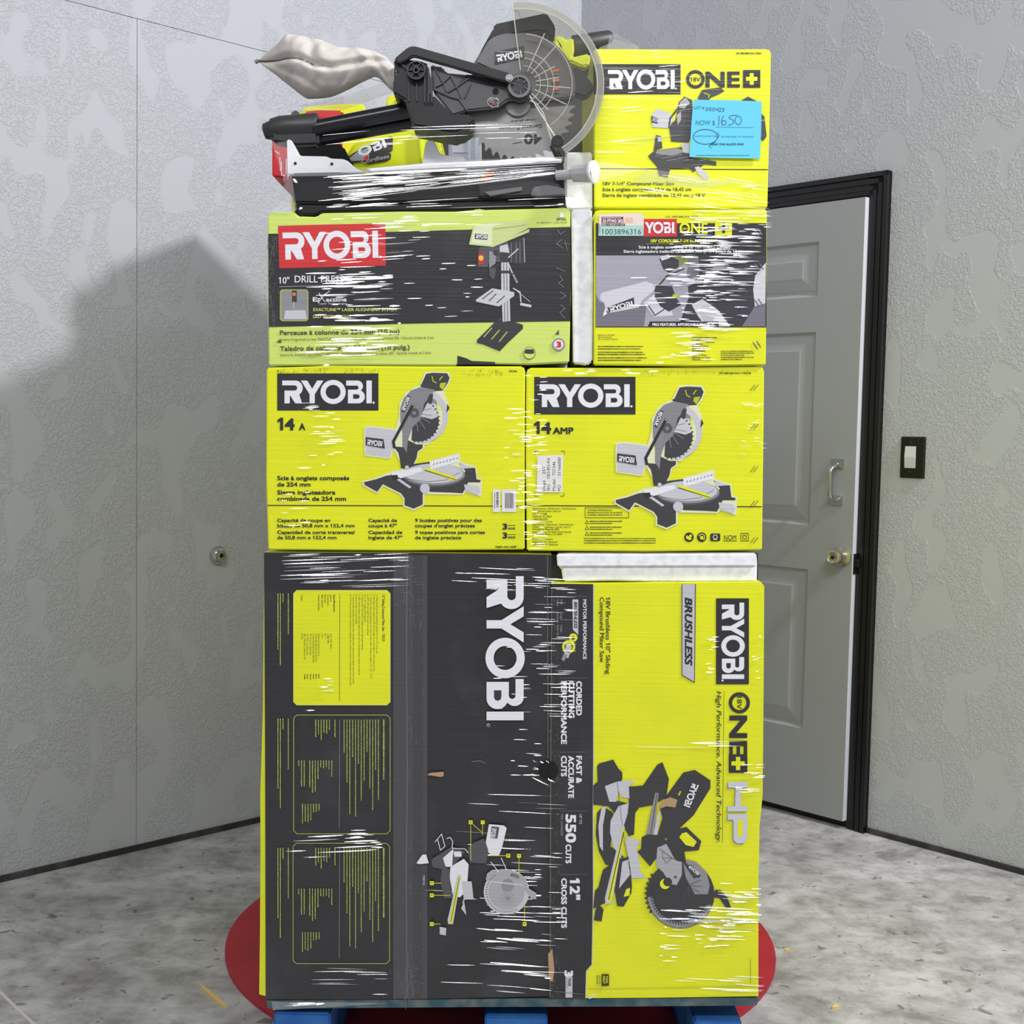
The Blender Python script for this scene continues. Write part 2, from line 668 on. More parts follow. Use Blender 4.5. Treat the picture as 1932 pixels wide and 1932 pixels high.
# ------------------------------------------------------------------ the room
A = math.radians(46.035)
CX, CY = 0.2354 * CAM_H / 1.3, 5.1368 * CAM_H / 1.3
CORNER = Vector((CX, CY, 0))
DL, NL = Vector((-math.sin(A), -math.cos(A), 0)), Vector((math.cos(A), -math.sin(A), 0))
DR, NR = Vector((math.cos(A), -math.sin(A), 0)), Vector((-math.sin(A), -math.cos(A), 0))


def wall_pt(side, s, z, off=0.0):
    d, n = (DL, NL) if side == 'left' else (DR, NR)
    return CORNER + d * s + n * off + Vector((0, 0, z))


def on_wall(side, px, py, off=0.0):
    d, n = (DL, NL) if side == 'left' else (DR, NR)
    r = ray(px, py)
    o = Vector((0, 0, CAM_H))
    t = ((CORNER + n * off) - o).dot(n) / r.dot(n)
    p = o + r * t
    return (p - CORNER).dot(d), p.z


def slab(mb, side, s0, s1, z0, z1, o0, o1, m):
    vs = [wall_pt(side, s, z, o) for o in (o0, o1) for s, z in ((s0, z0), (s1, z0), (s1, z1), (s0, z1))]
    mb.add(vs, [(0, 1, 2, 3), (4, 5, 6, 7), (0, 1, 5, 4), (1, 2, 6, 5), (2, 3, 7, 6), (3, 0, 4, 7)], m)


WH, WLEN = 4.6, 4.4
fl = MB()
fl.box((-5, -2.5, -0.06), (5, 7.0, 0), FLOOR)
tag(fl.build('floor', loc=Vector((0, 0, 0))), kind='structure')

s_seam = on_wall('left', 258, 800)[0]
z_joint = on_wall('left', 400, 71.5)[1]
g = 0.0009
wl = MB()
slab(wl, 'left', -0.1, WLEN, 0, WH, -0.12, -0.012, SEAM)
slab(wl, 'left', -0.012, s_seam - g, 0, z_joint - g, -0.012, 0, WALL)
slab(wl, 'left', s_seam + g, WLEN, 0, z_joint - g, -0.012, 0, WALL)
slab(wl, 'left', -0.012, WLEN, z_joint + g, WH, -0.012, 0, WALL)
tag(wl.build('wall_left', loc=CORNER), kind='structure')
wr = MB()
slab(wr, 'right', 0, WLEN, 0, WH, -0.12, 0, WALL)
tag(wr.build('wall_right', loc=CORNER), kind='structure')

# door in the right wall
z_top_out = on_wall('right', 1682, 323)[1]
s_out = on_wall('right', 1660, 946)[0]
DOFF = 0.040
s_face, z_dt = on_wall('right', 1629, 372, DOFF)
s_face = on_wall('right', 1612, 946, DOFF)[0]
z_db = 0.028
s_left = s_face - 0.91
CW = 0.068
cs = MB()
for (a, b, o) in ((0, 1, .016), (0.0, .22, .026), (.30, .52, .022), (.62, .80, .019)):
    w0, w1 = CW * a, CW * b
    slab(cs, 'right', s_out - w1, s_out - w0, 0, z_top_out - w0, 0.0, o, CASING)
    slab(cs, 'right', s_left - CW + w0, s_left - CW + w1, 0, z_top_out - w0, 0.0, o, CASING)
    slab(cs, 'right', s_left - CW + w0, s_out - w0, z_top_out - w1, z_top_out - w0, 0.0, o, CASING)
slab(cs, 'right', s_left - 0.02, s_out - CW + 0.004, 0, z_top_out - CW + .004, 0.0, .002, CASING)
tag(cs.build('trim_1', loc=wall_pt('right', s_out, 0)), kind='structure')

rows = []
for (xa, ya, xb, yb) in ((1548, 455, 1545, 559), (1541, 626, 1527, 991), (1524, 1074, 1495, 1371)):
    rows.append((on_wall('right', xb, yb, DOFF)[1], on_wall('right', xa, ya, DOFF)[1]))
sp1 = on_wall('right', 1533, 820, DOFF)[0]
pw = 0.30
cols = [(s_left + (s_face - sp1), s_left + (s_face - sp1) + pw), (sp1 - pw, sp1)]
ss = [s_left] + [c for p in cols for c in p] + [s_face]
zs = sorted([z_db, z_dt] + [z for r in rows for z in r])
dr = MB()
for i in range(len(ss) - 1):
    for j in range(len(zs) - 1):
        a, b, c, d = ss[i], ss[i + 1], zs[j], zs[j + 1]
        if i in (1, 3) and j in (1, 3, 5):
            rings = [(0, DOFF), (.010, DOFF - .010), (.016, DOFF - .010), (.022, DOFF - .008), (.056, DOFF - .003), (.062, DOFF - .001)]
            prev = None
            for ins, off in rings:
                q = [wall_pt('right', s, z, off) for s, z in ((a + ins, c + ins), (b - ins, c + ins), (b - ins, d - ins), (a + ins, d - ins))]
                if prev:
                    for k in range(4):
                        dr.add([prev[k], prev[(k + 1) % 4], q[(k + 1) % 4], q[k]], [(0, 1, 2, 3)], DOORM)
                prev = q
            dr.add(prev, [(0, 1, 2, 3)], DOORM)
        else:
            dr.add([wall_pt('right', s, z, DOFF) for s, z in ((a, c), (b, c), (b, d), (a, d))], [(0, 1, 2, 3)], DOORM)
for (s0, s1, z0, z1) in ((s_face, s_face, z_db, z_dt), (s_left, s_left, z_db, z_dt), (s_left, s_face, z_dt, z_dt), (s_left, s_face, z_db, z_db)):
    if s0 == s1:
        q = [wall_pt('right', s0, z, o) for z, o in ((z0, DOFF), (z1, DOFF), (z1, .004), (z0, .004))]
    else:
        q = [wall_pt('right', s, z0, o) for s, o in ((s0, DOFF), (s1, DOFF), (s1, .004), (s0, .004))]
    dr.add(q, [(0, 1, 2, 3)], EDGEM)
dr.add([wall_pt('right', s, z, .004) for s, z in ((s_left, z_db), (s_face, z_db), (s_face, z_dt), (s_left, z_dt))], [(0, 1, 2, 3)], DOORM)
door = dr.build('door_1', loc=wall_pt('right', s_left, 0))
tag(door, kind='structure')


def wall_cyl(mb, side, s, z, prof, m, seg=24):
    """turned shape standing out from a wall: prof is a list of (offset, radius)"""
    d, n = (DL, NL) if side == 'left' else (DR, NR)
    c = wall_pt(side, s, z)
    vs, fs = [], []
    for o, r in prof:
        for k in range(seg):
            q = 2 * math.pi * k / seg
            vs.append(c + n * o + d * math.cos(q) * r + Vector((0, 0, math.sin(q) * r)))
    for i in range(len(prof) - 1):
        for k in range(seg):
            j = (k + 1) % seg
            fs.append((i * seg + k, i * seg + j, (i + 1) * seg + j, (i + 1) * seg + k))
    fs.append(tuple((len(prof) - 1) * seg + k for k in range(seg)))
    mb.add(vs, fs, m)


NICK = mat('satin_nickel', (196, 190, 180), 0.3, metal=0.9)
CHROME = mat('chrome', (200, 200, 200), 0.16, metal=1.0)
DARKM = mat('keyhole_dark', (6, 6, 6), 0.7)
ks, kz = on_wall('right', 1580, 1051, DOFF + .03)
kb = Part()
wall_cyl(kb, 'right', ks, kz, [(DOFF, .033), (DOFF + .006, .032), (DOFF + .010, .020), (DOFF + .026, .016), (DOFF + .032, .025), (DOFF + .045, .029), (DOFF + .060, .024), (DOFF + .062, .018), (DOFF + .060, .016)], NICK)
knob = kb.under('door_knob', door, 'round satin nickel knob with keyhole', smooth=50)
kh = Part()
wall_cyl(kh, 'right', ks, kz, [(DOFF + .0605, .006), (DOFF + .0625, .005)], DARKM, 10)
kh.under('keyhole', knob, 'dark keyhole')
hb = Part()
hs, hz1 = on_wall('right', 1581, 875, DOFF)
hs2, hz0 = on_wall('right', 1577, 944, DOFF)
for z in (hz0, hz1):
    slab(hb, 'right', hs - .022, hs + .022, z - .016, z + .016, DOFF, DOFF + .005, CHROME)
pts = []
for k in range(13):
    t = k / 12
    pts.append(wall_pt('right', hs, hz0 + (hz1 - hz0) * t, DOFF + .006 + .036 * min(1, 2.2 * math.sin(math.pi * t))))
hb.tube(pts, .0085, CHROME, 12)
hb.under('door_handle', door, 'chrome pull handle', smooth=50)
lp = Part()
ls, lz = on_wall('right', 1613, 1062, DOFF * .5)
slab(lp, 'right', s_face, s_face + .004, lz - .035, lz + .03, .008, .034, BLKP)
slab(lp, 'right', s_face + .003, s_face + .016, lz - .012, lz + .012, .012, .030, DARKM)
lp.under('latch_plate', door, 'black latch plate on the edge')

for nm, side, sA, sB in (('baseboard_left', 'left', 0.0, WLEN), ('baseboard_right', 'right', s_out + .002, WLEN), ('baseboard_back', 'right', 0.0, s_left - CW - .002)):
    b = MB()
    slab(b, side, sA, sB, 0, .017, 0.0, .010, BASEB)
    tag(b.build(nm, loc=wall_pt(side, sA, 0)), kind='structure')

# light switch
sx, sz = on_wall('right', 1722, 862)
sw = thing('light_switch', wall_pt('right', sx, sz), 'black plate light switch with white rocker on the wall right of the door', 'light switch')
p = Part()
sw0, sw1 = on_wall('right', 1701, 862)[0], on_wall('right', 1745, 862)[0]
z1_, z0_ = on_wall('right', 1722, 825)[1], on_wall('right', 1722, 901)[1]
slab(p, 'right', sw0, sw1, z0_, z1_, 0, .008, CASING)
p.under('switch_plate', sw, bevel=.002)
p = Part()
r0, r1 = on_wall('right', 1710, 862)[0], on_wall('right', 1730, 862)[0]
zt, zb = on_wall('right', 1720, 842)[1], on_wall('right', 1720, 883)[1]
SWW = mat('switch_white', (214, 212, 216), 0.4)
zm = (zt + zb) / 2
for (a, b, o) in ((zm, zt, (.009, .013)), (zb, zm, (.013, .009))):
    q = [wall_pt('right', s, z, o_) for s, z, o_ in ((r0, a, o[1] if a == zm else o[1]), (r1, a, o[1]), (r1, b, o[0]), (r0, b, o[0]))]
    p.add(q + [wall_pt('right', s, z, .007) for s, z in ((r0, a), (r1, a), (r1, b), (r0, b))], [(0, 1, 2, 3), (0, 1, 5, 4), (1, 2, 6, 5), (2, 3, 7, 6), (3, 0, 4, 7)], SWW)
p.under('rocker', sw, 'white rocker')
for z in (zt + .012, zb - .012):
    p = Part()
    wall_cyl(p, 'right', (r0 + r1) / 2, z, [(.008, .0035), (.0095, .003)], DGRP, 10)
    p.under('screw', sw)

# lock cylinder in the left wall panel
ls, lz = on_wall('left', 411, 1048)
lk = thing('door_lock', wall_pt('left', ls, lz), 'round metal lock cylinder set in the grey left wall panel', 'lock')
p = Part()
wall_cyl(p, 'left', ls, lz, [(0, .030), (.004, .0295), (.012, .026), (.018, .022), (.020, .020)], CHROME)
p.under('rosette', lk, smooth=50)
p = Part()
wall_cyl(p, 'left', ls, lz, [(.016, .019), (.024, .0185), (.024, .013), (.021, .012), (.021, .008)], STEEL)
p.under('cylinder', lk, smooth=40)
p = Part()
wall_cyl(p, 'left', ls - .001, lz + .001, [(.021, .0075), (.0225, .006)], DARKM, 12)
p.under('keyhole', lk, 'dark keyhole')

# ------------------------------------------------------------------ floor things
TC = Vector((-0.007, 3.165, 0))
TR = 0.684
REDT = mat('red_turntable_paint', (176, 34, 48), 0.5, noise=(8, (160, 30, 44), 0.4, 0.7))
tt = MB()
ring = [TC + Vector((math.cos(2 * math.pi * k / 96) * TR, math.sin(2 * math.pi * k / 96) * TR, 0)) for k in range(96)]
bm = bmesh.new()
vb = [bm.verts.new(q) for q in ring]
vt = [bm.verts.new(q + Vector((0, 0, .010))) for q in ring]
bm.faces.new(vt)
bm.faces.new(vb[::-1])
for k in range(96):
    bm.faces.new((vb[k], vb[(k + 1) % 96], vt[(k + 1) % 96], vt[k]))
tt.bm(bm, REDT)
tag(tt.build('turntable'), 'round red painted turntable on the floor under the pallet', 'turntable')

SPL = mat('pale_splinter_wood', (224, 190, 122), 0.8)


def chip(name, a, b, wpx, label, cat, group=None):
    A_, B_ = G(*a), G(*b)
    d = (B_ - A_)
    n = Vector((-d.y, d.x, 0)).normalized() * wpx
    mb = MB()
    o = [A_, A_ + d * .3 + n * .8, A_ + d * .8 + n, B_, A_ + d * .75 - n, A_ + d * .25 - n * .7]
    up = Vector((0, 0, .005))
    bm = bmesh.new()
    lo = [bm.verts.new(q) for q in o]
    hi = [bm.verts.new(q + up) for q in o]
    bm.faces.new(hi)
    bm.faces.new(lo[::-1])
    for k in range(6):
        bm.faces.new((lo[k], lo[(k + 1) % 6], hi[(k + 1) % 6], hi[k]))
    bmesh.ops.recalc_face_normals(bm, faces=bm.faces)
    mb.bm(bm, SPL)
    return tag(mb.build(name), label, cat, group)


chip('wood_splinter', (374, 1858), (430, 1906), .006, 'long pale wood splinter on the concrete left of the pallet', 'splinter')
chip('wood_chip', (1570, 1904), (1583, 1900), .006, 'small pale wood chip on the floor right of the pallet, nearest to the camera', 'wood chip')
chip('wood_chip', (1481, 1795), (1491, 1793), .004, 'tiny wood chip on the floor beside the right rim of the red turntable', 'wood chip')
fj = MB()
q0, q1 = G(-60, 1815), G(90, 1958)
d = (q1 - q0).normalized()
n = Vector((-d.y, d.x, 0)) * .0035
JNT = mat('pale_joint_filler', (214, 206, 204), 0.8)
fj.add([q + o + Vector((0, 0, h)) for h in (0.0, .0012) for q, o in ((q0, n), (q1, n), (q1, -n), (q0, -n))], [(4, 5, 6, 7), (0, 1, 5, 4), (2, 3, 7, 6)], JNT)
tag(fj.build('trim_2'), kind='structure')

# pallet
Y0 = 2.465
PZ = 0.010
z_deck = P(966, 1897, Y0 + .01).z
PW = (P(502, 1890, Y0).x, P(1430, 1890, Y0).x)
pal = thing('pallet', Vector(((PW[0] + PW[1]) / 2, Y0 + .6, PZ)), 'blue painted block pallet carrying the wrapped carton stack', 'pallet')
z_top = P(966, 1889, Y0).z
p = Part()
f = [P(x, y, Y0 + .002) for x, y in ((501, 1882), (1431, 1886), (1430, 1903), (1320, 1903), (1300, 1900), (505, 1900))]
f = [P(502, 1888.5, Y0 + .002), P(1432, 1882.5, Y0 + .002), P(1428, 1897, Y0 + .002), P(1180, 1899, Y0 + .002), P(900, 1900, Y0 + .002), P(506, 1903, Y0 + .002)]
p.solid(f, [q + Vector((0, .10, 0)) for q in f], TEALW)
p.under('deck_board', pal, 'dusty teal front deck board')
zt_ = P(502, 1892, Y0).z
for k in range(1, 7):
    p = Part()
    y = Y0 + .002 + k * 0.165
    p.box((PW[0], y, zt_ - .022), (PW[1], y + .10, zt_), BLUEW)
    p.under('deck_board', pal)
for xa, xb in ((515, 622), (915, 1034), (1312, 1402)):
    for r in range(3):
        p = Part()
        a, b = P(xa, 1900, Y0).x, P(xb, 1900, Y0).x
        y = Y0 + .006 + r * .50
        p.box((a, y, PZ + .020), (b, y + .14, zt_ - .0225), BLUEW, bev=.004)
        p.under('block', pal)
    p = Part()
    p.box((a - .005, Y0 + .004, PZ), (b + .005, Y0 + 1.15, PZ + .0195), BLUEW)
    p.under('bottom_board', pal)



# ------------------------------------------------------------------ cartons
def carton(art, pts, depth, front, side, bev=.0025):
    art.prism(pts, art.Y, art.Y + depth, front, side, bev)
    art.lay()


def flutes(art, x0, x1, y0, y1, n, m):
    """short worn rub marks of the board's fluting along an edge"""
    for _ in range(n):
        x = random.uniform(x0, x1)
        y = random.uniform(y0, y1)
        art.line([(x, y), (x, y + random.uniform(2, 7))], .9, m)


# --- tall black carton, lower left
YA = Y0 + .002
a = Art(YA)
carton(a, [(498, 1042), (768, 1042), (1040.4, 1046), (1038.2, 1300), (1035.6, 1500), (1035.3, 1880), (768, 1886), (501, 1886), (500, 1440)], 1.12, BLK, YEL, .0008)
a.prism([(499, 1046), (503, 1046), (504, 1880), (489, 1876), (490.5, 1760), (491.5, 1600), (491, 1500), (493, 1440), (496, 1340)], YA + .004, YA + .5, YEL)
TAPE = printed('brown_black_tape', (74, 72, 74))
SCUF = printed('scuffed_print', (112, 110, 110))
a.rect(742, 1048, 806, 1884, TAPE)
a.lay()
a.rect(779, 1048, 797, 1884, printed('tape_second', (66, 64, 66)))
a.lay()
a.line([(768, 1046), (767, 1250), (768.5, 1450), (766.5, 1650), (768, 1884)], 1.6, SCUF)
for _ in range(150):
    x = random.gauss(770, 12)
    y = random.choice([random.uniform(1046, 1884), random.uniform(1046, 1180), random.uniform(1820, 1884)])
    v = random.random() < .5
    a.line([(x, y), (x + (0 if v else random.uniform(3, 14)), y + (random.uniform(5, 26) if v else random.uniform(-1, 1)))], .6, SCUF)
a.lay()


def cut(x0, y0, x1, y1, c):
    return [(x0 + c, y0), (x1 - c, y0), (x1, y0 + c), (x1, y1 - c), (x1 - c, y1), (x0 + c, y1), (x0, y1 - c), (x0, y0 + c)]


a.poly(cut(554, 1114, 736, 1330, 6), YEL)
a.lay()
EDG = printed('print_pale_yellow', (238, 242, 120))
a.line(cut(554, 1114, 736, 1330, 6), 1.2, EDG, True)
a.line([(641, 1121), (640.5, 1322)], .9, INK)
for s, x, y, ln, c in (("12\" Sliding Compound Miter Saw - TSS121", 721, 1122, 88, 5.2),):
    a.text(s, x, y, c, INK, ln, rot=90, bold=.02)
feat = [("1. Sliding head provides unmatched capacity for up to 14\" cross cuts", 710, 111), ("2. Extended miter range from 48° left and right to accommodate a wide variety of cuts", 704.5, 144),
        ("3. 9 positive miter stops located at the most common miter settings at angles 0, 15°, 22.5°, 31.6°", 698.5, 158), ("and 45° left and right for quick cut settings", 693, 76),
        ("4. 0 - 45° single bevel capacity", 687.5, 52), ("5. Heavy duty 15A motor to easily cut through large material", 682.5, 104),
        ("6. LED cutline indicator and work light projects cut line and illuminates material to improve", 676.5, 152), ("accuracy of the cut and visibility", 671, 56),
        ("7. Large spindle assembly quick action lever increases miter detent system speeds with precise results", 665.5, 168), ("8. 1-1/4\" dust port provides connection to standard dust collection systems to help keep work areas clean", 660, 172)]
for s, x, ln in feat:
    a.text(s, x, 1122, 3.4, INK, ln, rot=90, bold=.0)
for s, x, ln in (("Specifications:", 629, 33), ("Input:", 623, 13), ("No-Load Speed:", 617.5, 20), ("Blade Arbor:", 612, 16), ("Blade Diameter:", 606.5, 25), ("Cutting Capacities:", 600, 30), ("Weight:", 568, 12)):
    a.text(s, x, 1122, 3.6, INK, ln, rot=90, bold=.01 if x < 628 else .025)
for s, x, ln in (("15A, 120V, 60Hz", 623, 28), ("3,800 RPM", 617.5, 18), ("1\"", 612, 8), ("12\"", 606.5, 8), ("Backward Against Fence:", 600, 42), ("Crown Moulding Nested (45°/45°):", 595, 53), ("Crown Moulding Nested (38°/38°):", 590, 55), ("90° Cross Cut (Nominal):", 584.5, 40), ("45° Miter Cut (Nominal):", 578.5, 40), ("Max. Nominal Capacity at 45°:", 573.5, 50), ("65 lbs.", 568.5, 11)):
    a.text(s, x, 1196, 3.4, INK, ln, rot=90, bold=.0)
for x, ln in ((600, 8), (595, 9), (590, 8), (584.5, 10), (578.5, 10), (573.5, 9)):
    a.greek(x + 1.4, 1272, ln, 1.8, INK, 90)
a.lay()
for by, ey in ((1349, 1573), (1591, 1818)):
    a.line(cut(554 if by < 1500 else 553, by, 736 if by < 1500 else 735, ey, 6), 1.3, DKY, True)
    a.line([(641, by + 9), (640, ey - 10)], .8, GR2)
    a.greek(724, by + 9, 112 if by < 1500 else 132, 3.0, DKY, 90)
    for i, ln in enumerate((150, 96, 170, 130, 60, 115, 152, 82, 182, 70, 178, 118, 62)[:13]):
        a.greek(714 - i * 5.4, by + 9, ln if by < 1500 else ln * 1.04, 1.9, DKY, 90)
    for i, ln in enumerate((32, 0, 18, 26, 24, 38, 27, 32)):
        if ln:
            a.greek(632 - i * 5.2, by + 9, ln, 2.0, DKY, 90)
    for i, ln in enumerate((30, 16, 12, 14, 13, 34, 58, 60, 50, 0, 48, 48, 10)):
        if ln:
            a.greek(626 - i * 5.2, by + 86, ln, 2.0, DKY, 90)
    for i, ln in enumerate((12, 14, 15, 30, 34, 32, 36)):
        a.greek(602 - i * 5.2, by + 168, ln, 2.0, DKY, 90)
for by in (1120, 1356, 1600):
    for x, ln in ((544, 76), (534, 16), (529, 135), (524.5, 105)):
        a.greek(x, by, ln * (1.0 if by == 1120 else 1.25), 2.0, DKY, 90)
# word mark reading downwards
a.brand(918, 1087, 70, 272, WHT, BLK, rot=90, stop=False)
a.ring(921.5, 1368, 3.2, 2.4, GR1)
a.text('R', 920, 1366.5, 2.6, GR1, rot=90)
# line drawing of the sliding saw
ox, oy, sc_ = 760, 1460, 370 / 1514


def T(pts):
    return [(ox + x * sc_, oy + y * sc_) for x, y in pts]


def circ(cx, cy, r, n=30):
    return arc(cx, cy, r, 0, 360 - 360 / n, n - 1)


A1 = printed('print_soft_grey', (176, 175, 178))
bagA = [(668, 392), (780, 402), (798, 420), (765, 560), (740, 630), (690, 628), (645, 590), (645, 520)]
tblA = [(370, 720), (470, 660), (505, 700), (490, 900), (440, 950), (390, 940), (365, 800)]
a.halo([T(bagA), T(tblA)], 1.6, WHT)
a.poly(T([(560, 560), (630, 500), (660, 590), (645, 690), (560, 690), (520, 640)]), GR3)
a.poly(T([(220, 660), (330, 590), (380, 560), (480, 600), (400, 700), (320, 740), (230, 720)]), GR3)
a.poly(T([(300, 740), (360, 730), (370, 900), (400, 960), (320, 960), (290, 840)]), GR3)
a.lay()
a.poly(T([(310, 650), (390, 580), (380, 720), (330, 715)]), WHT)
a.poly(T([(390, 600), (450, 600), (455, 640), (400, 640)]), WHT)
a.poly(T([(455, 830), (530, 830), (535, 860), (545, 960), (575, 970), (480, 970), (450, 1040), (490, 1090), (470, 960)]), GR1)
a.poly(T([(105, 690), (150, 625), (180, 622), (200, 690), (130, 697)]), WHT)
a.poly(T([(285, 1180), (335, 1190), (332, 1248), (285, 1240)]), GR1)
a.poly(T([(500, 570), (550, 530), (620, 500), (640, 520), (600, 680), (520, 690)]), GR3)
a.lay()
a.poly(T([(425, 780), (450, 785), (388, 1160), (350, 1160), (345, 1130)]), GR1)
a.lay()
a.poly(T([(430, 790), (445, 792), (382, 1150), (358, 1150)]), YEL)
a.disc(ox + 800 * sc_, oy + 910 * sc_, 172 * sc_, A1)
a.lay()
a.ring(ox + 800 * sc_, oy + 910 * sc_, 176 * sc_, 140 * sc_, GR1)
a.poly(T([(690, 740), (820, 735), (950, 800), (965, 880), (1030, 920), (1030, 970), (990, 960), (940, 900), (860, 850), (640, 820), (650, 770)]), A1)
a.disc(ox + 810 * sc_, oy + 860 * sc_, 50 * sc_, GR2)
a.lay()
a.line(T([(437, 800), (372, 1140)]), 1.0, BLK)
for i in range(26):
    q = math.radians(60 + i * 7)
    a.line([(ox + (800 + 160 * math.cos(q)) * sc_, oy + (910 + 160 * math.sin(q)) * sc_), (ox + (800 + 150 * math.cos(q)) * sc_, oy + (910 + 150 * math.sin(q)) * sc_)], 1.4, GR3)
for q in range(0, 180, 30):
    c, s = math.cos(math.radians(q)), math.sin(math.radians(q))
    a.line(T([(810 - 60 * c, 960 - 60 * s), (810 + 60 * c, 960 + 60 * s)]), .8, GR2)
a.line(T([(660, 830), (930, 860)]), 3, GR1)
a.line(T([(680, 680), (740, 760)]), 1.4, WHT)
a.line(T([(760, 650), (800, 740)]), 1.4, WHT)
a.line(T([(250, 525), (300, 465), (325, 560), (290, 590), (270, 510)]), 1.4, WHT)
a.line(T([(340, 500), (365, 490), (385, 520), (380, 575), (480, 580), (505, 610)]), 1.4, WHT)
a.poly(T([(685, 405), (745, 412), (730, 500), (680, 492)]), GR3)
a.lay()
a.brand(ox + 690 * sc_, oy + 418 * sc_, 8, 17, WHT, GR3, rot=98, stop=False)
a.brand(ox + 830 * sc_, oy + 790 * sc_, 6, 17, GR3, GR1, rot=15, stop=False)
for lx, ly, s, pts in ((524, 374, '4', [(524, 374), (524, 668)]), (617, 374, '1', [(617, 374), (615, 470)]), (814, 632, '8', [(814, 632), (660, 632)]), (897, 633, '5', [(897, 633), (897, 800)]),
                       (224, 844, '3', [(224, 844), (296, 844)]), (224, 938, '2', [(224, 938), (368, 938)]), (224, 1160, '7', [(224, 1160), (290, 1160)]), (940, 1160, '6', [(940, 1160), (940, 980)])):
    a.line(T(pts), .9, YEL)
    a.rect(ox + (lx - 15) * sc_, oy + (ly - 15) * sc_, ox + (lx + 15) * sc_, oy + (ly + 15) * sc_, YEL)
a.line(T([(524, 374), (615, 455)]), .9, YEL)
a.lay()
for lx, ly, s in ((524, 374, '4'), (617, 374, '1'), (814, 632, '8'), (897, 633, '5'), (224, 844, '3'), (224, 938, '2'), (224, 1160, '7'), (940, 1160, '6')):
    a.text(s, ox + (lx - 7) * sc_, oy + (ly - 6) * sc_, 3.6, INK, rot=90, bold=.03)
a.text('TSS121', ox + 155 * sc_, oy + 782 * sc_, 3.6, GR1, 19, rot=90, bold=.02)
# torn board
a.poly([(806, 1462), (812, 1458), (837, 1456), (837, 1464), (832, 1466)], KRAFT)
a.line([(890, 1437), (906, 1435), (915, 1440)], 1.5, SCUF)
# hand-hole
a.lay()
a.poly(arc(1034, 1454, 18, 90, 270, 14, 17), DARKM)
a.line([(1033, 1048), (1034, 1430)], 1.2, SCUF)
boxA = a.build('carton', loc=P(768, 1886, YA))
tag(boxA, 'tall black carton at the lower left with a big white word mark reading downwards', 'carton')

# --- tall yellow carton, lower right
YC = Y0
c = Art(YC)
carton(c, [(1041, 1100), (1120, 1101), (1280, 1099), (1436, 1098), (1442, 1106), (1441, 1280), (1439, 1500), (1433, 1560), (1432, 1625), (1431, 1650), (1431, 1880), (1230, 1883), (1036, 1884), (1036, 1500)], 1.12, YEL, YEL, .0008)
c.prism([(1040, 1046), (1430, 1044), (1430, 1101), (1040, 1101)], YC + .05, YC + 1.10, BLK)
c.poly([(1041, 1101.2), (1119, 1102), (1119, 1424), (1119, 1672), (1116, 1820), (1106, 1832), (1105, 1883), (1036, 1883.6), (1036, 1500)], BLK)
c.lay()
c.line([(1120, 1102), (1120, 1422), (1119, 1520), (1119.5, 1672), (1117, 1820), (1106.5, 1832), (1105, 1882)], 1.6, GR1)
c.line([(1041, 1110), (1039, 1500), (1038, 1880)], 1.3, SCUF)
c.poly([(1034, 1800), (1042, 1790), (1046, 1830), (1043, 1852), (1036, 1850)], KRAFT)
for _ in range(90):
    x, y = random.gauss(1046, 7), random.uniform(1104, 1880)
    q = random.uniform(0, 6.3)
    l_ = random.uniform(3, 12)
    c.line([(x, y), (x + l_ * math.cos(q) * .6, y + l_ * math.sin(q))], .6, SCUF)
for y in (1125, 1279, 1419, 1530, 1650):
    c.line([(1056, y), (1106, y)], .8, SCUF)
c.text('MOTOR PERFORMANCE', 1100, 1131, 7, WHT, 113, rot=90, bold=.02)
c.poly([(1080, 1131), (1091, 1131), (1091, 1198), (1081, 1188)], GR1)
c.lay()
c.text('BRUSHLESS', 1083, 1135, 6.5, BLK, 51, rot=90, bold=.03, shear=.25)
for i, (s, s2) in enumerate((('More', 'Power'), ('Longer', 'Runtime'), ('Longer', 'Motor Life'))):
    c.text(s, 1057.5, 1131 + i * 24, 4.2, GR2, 10 + 5 * (i > 0), rot=90)
    c.text(s2, 1050.5, 1131 + i * 24, 4.2, GR2, 13 + 7 * (i > 0), rot=90)
# little motor picture
c.disc(1081.5, 1203, 8, YEL)
c.disc(1073, 1220, 12.5, YEL)
c.lay()
c.disc(1081, 1204, 3.5, GR3)
c.ring(1073, 1220, 8, 5.5, GR3)
c.poly([(1069, 1217), (1079, 1221), (1072, 1242), (1063, 1237)], GR1)
c.lay()
c.poly([(1064, 1232), (1071, 1236), (1064, 1248), (1059, 1244)], GR2)
c.line([(1068, 1228), (1074, 1231)], 2, GR3)
for s, x, ln in (('CORDED', 1087, 65), ('CUTTING', 1073, 70), ('PERFORMANCE', 1058.5, 119)):
    c.text(s, x, 1285, 11.5, WHT, ln, rot=90, bold=.035)
for s, x, ln in (('FAST &', 1087, 52), ('ACCURATE', 1072, 80), ('CUTS', 1058.5, 39)):
    c.text(s, x, 1426, 11.5, WHT, ln, rot=90, bold=.035)
c.text('UP TO', 1093, 1536, 5.2, GR1, 19, rot=90)
c.text('550', 1067, 1536, 21, WHT, 54, rot=90, bold=.035)
c.text('CUTS', 1067, 1593, 11.5, WHT, 36, rot=90, bold=.035)
c.text('PER CHARGE', 1058, 1536, 4.6, GR2, 41, rot=90)
c.text('12"', 1075, 1657, 20, WHT, 41, rot=90, bold=.035)
c.text('CROSS CUTS', 1059, 1657, 11, WHT, 94, rot=90, bold=.035)
c.text('3', 1065, 1831, 17, WHT, 12, rot=90, bold=.05)
c.rect(1067, 1843, 1080, 1882, GR1)
c.lay()
c.text('YEAR', 1072, 1845, 5.5, INK, 16, rot=90, bold=.03)
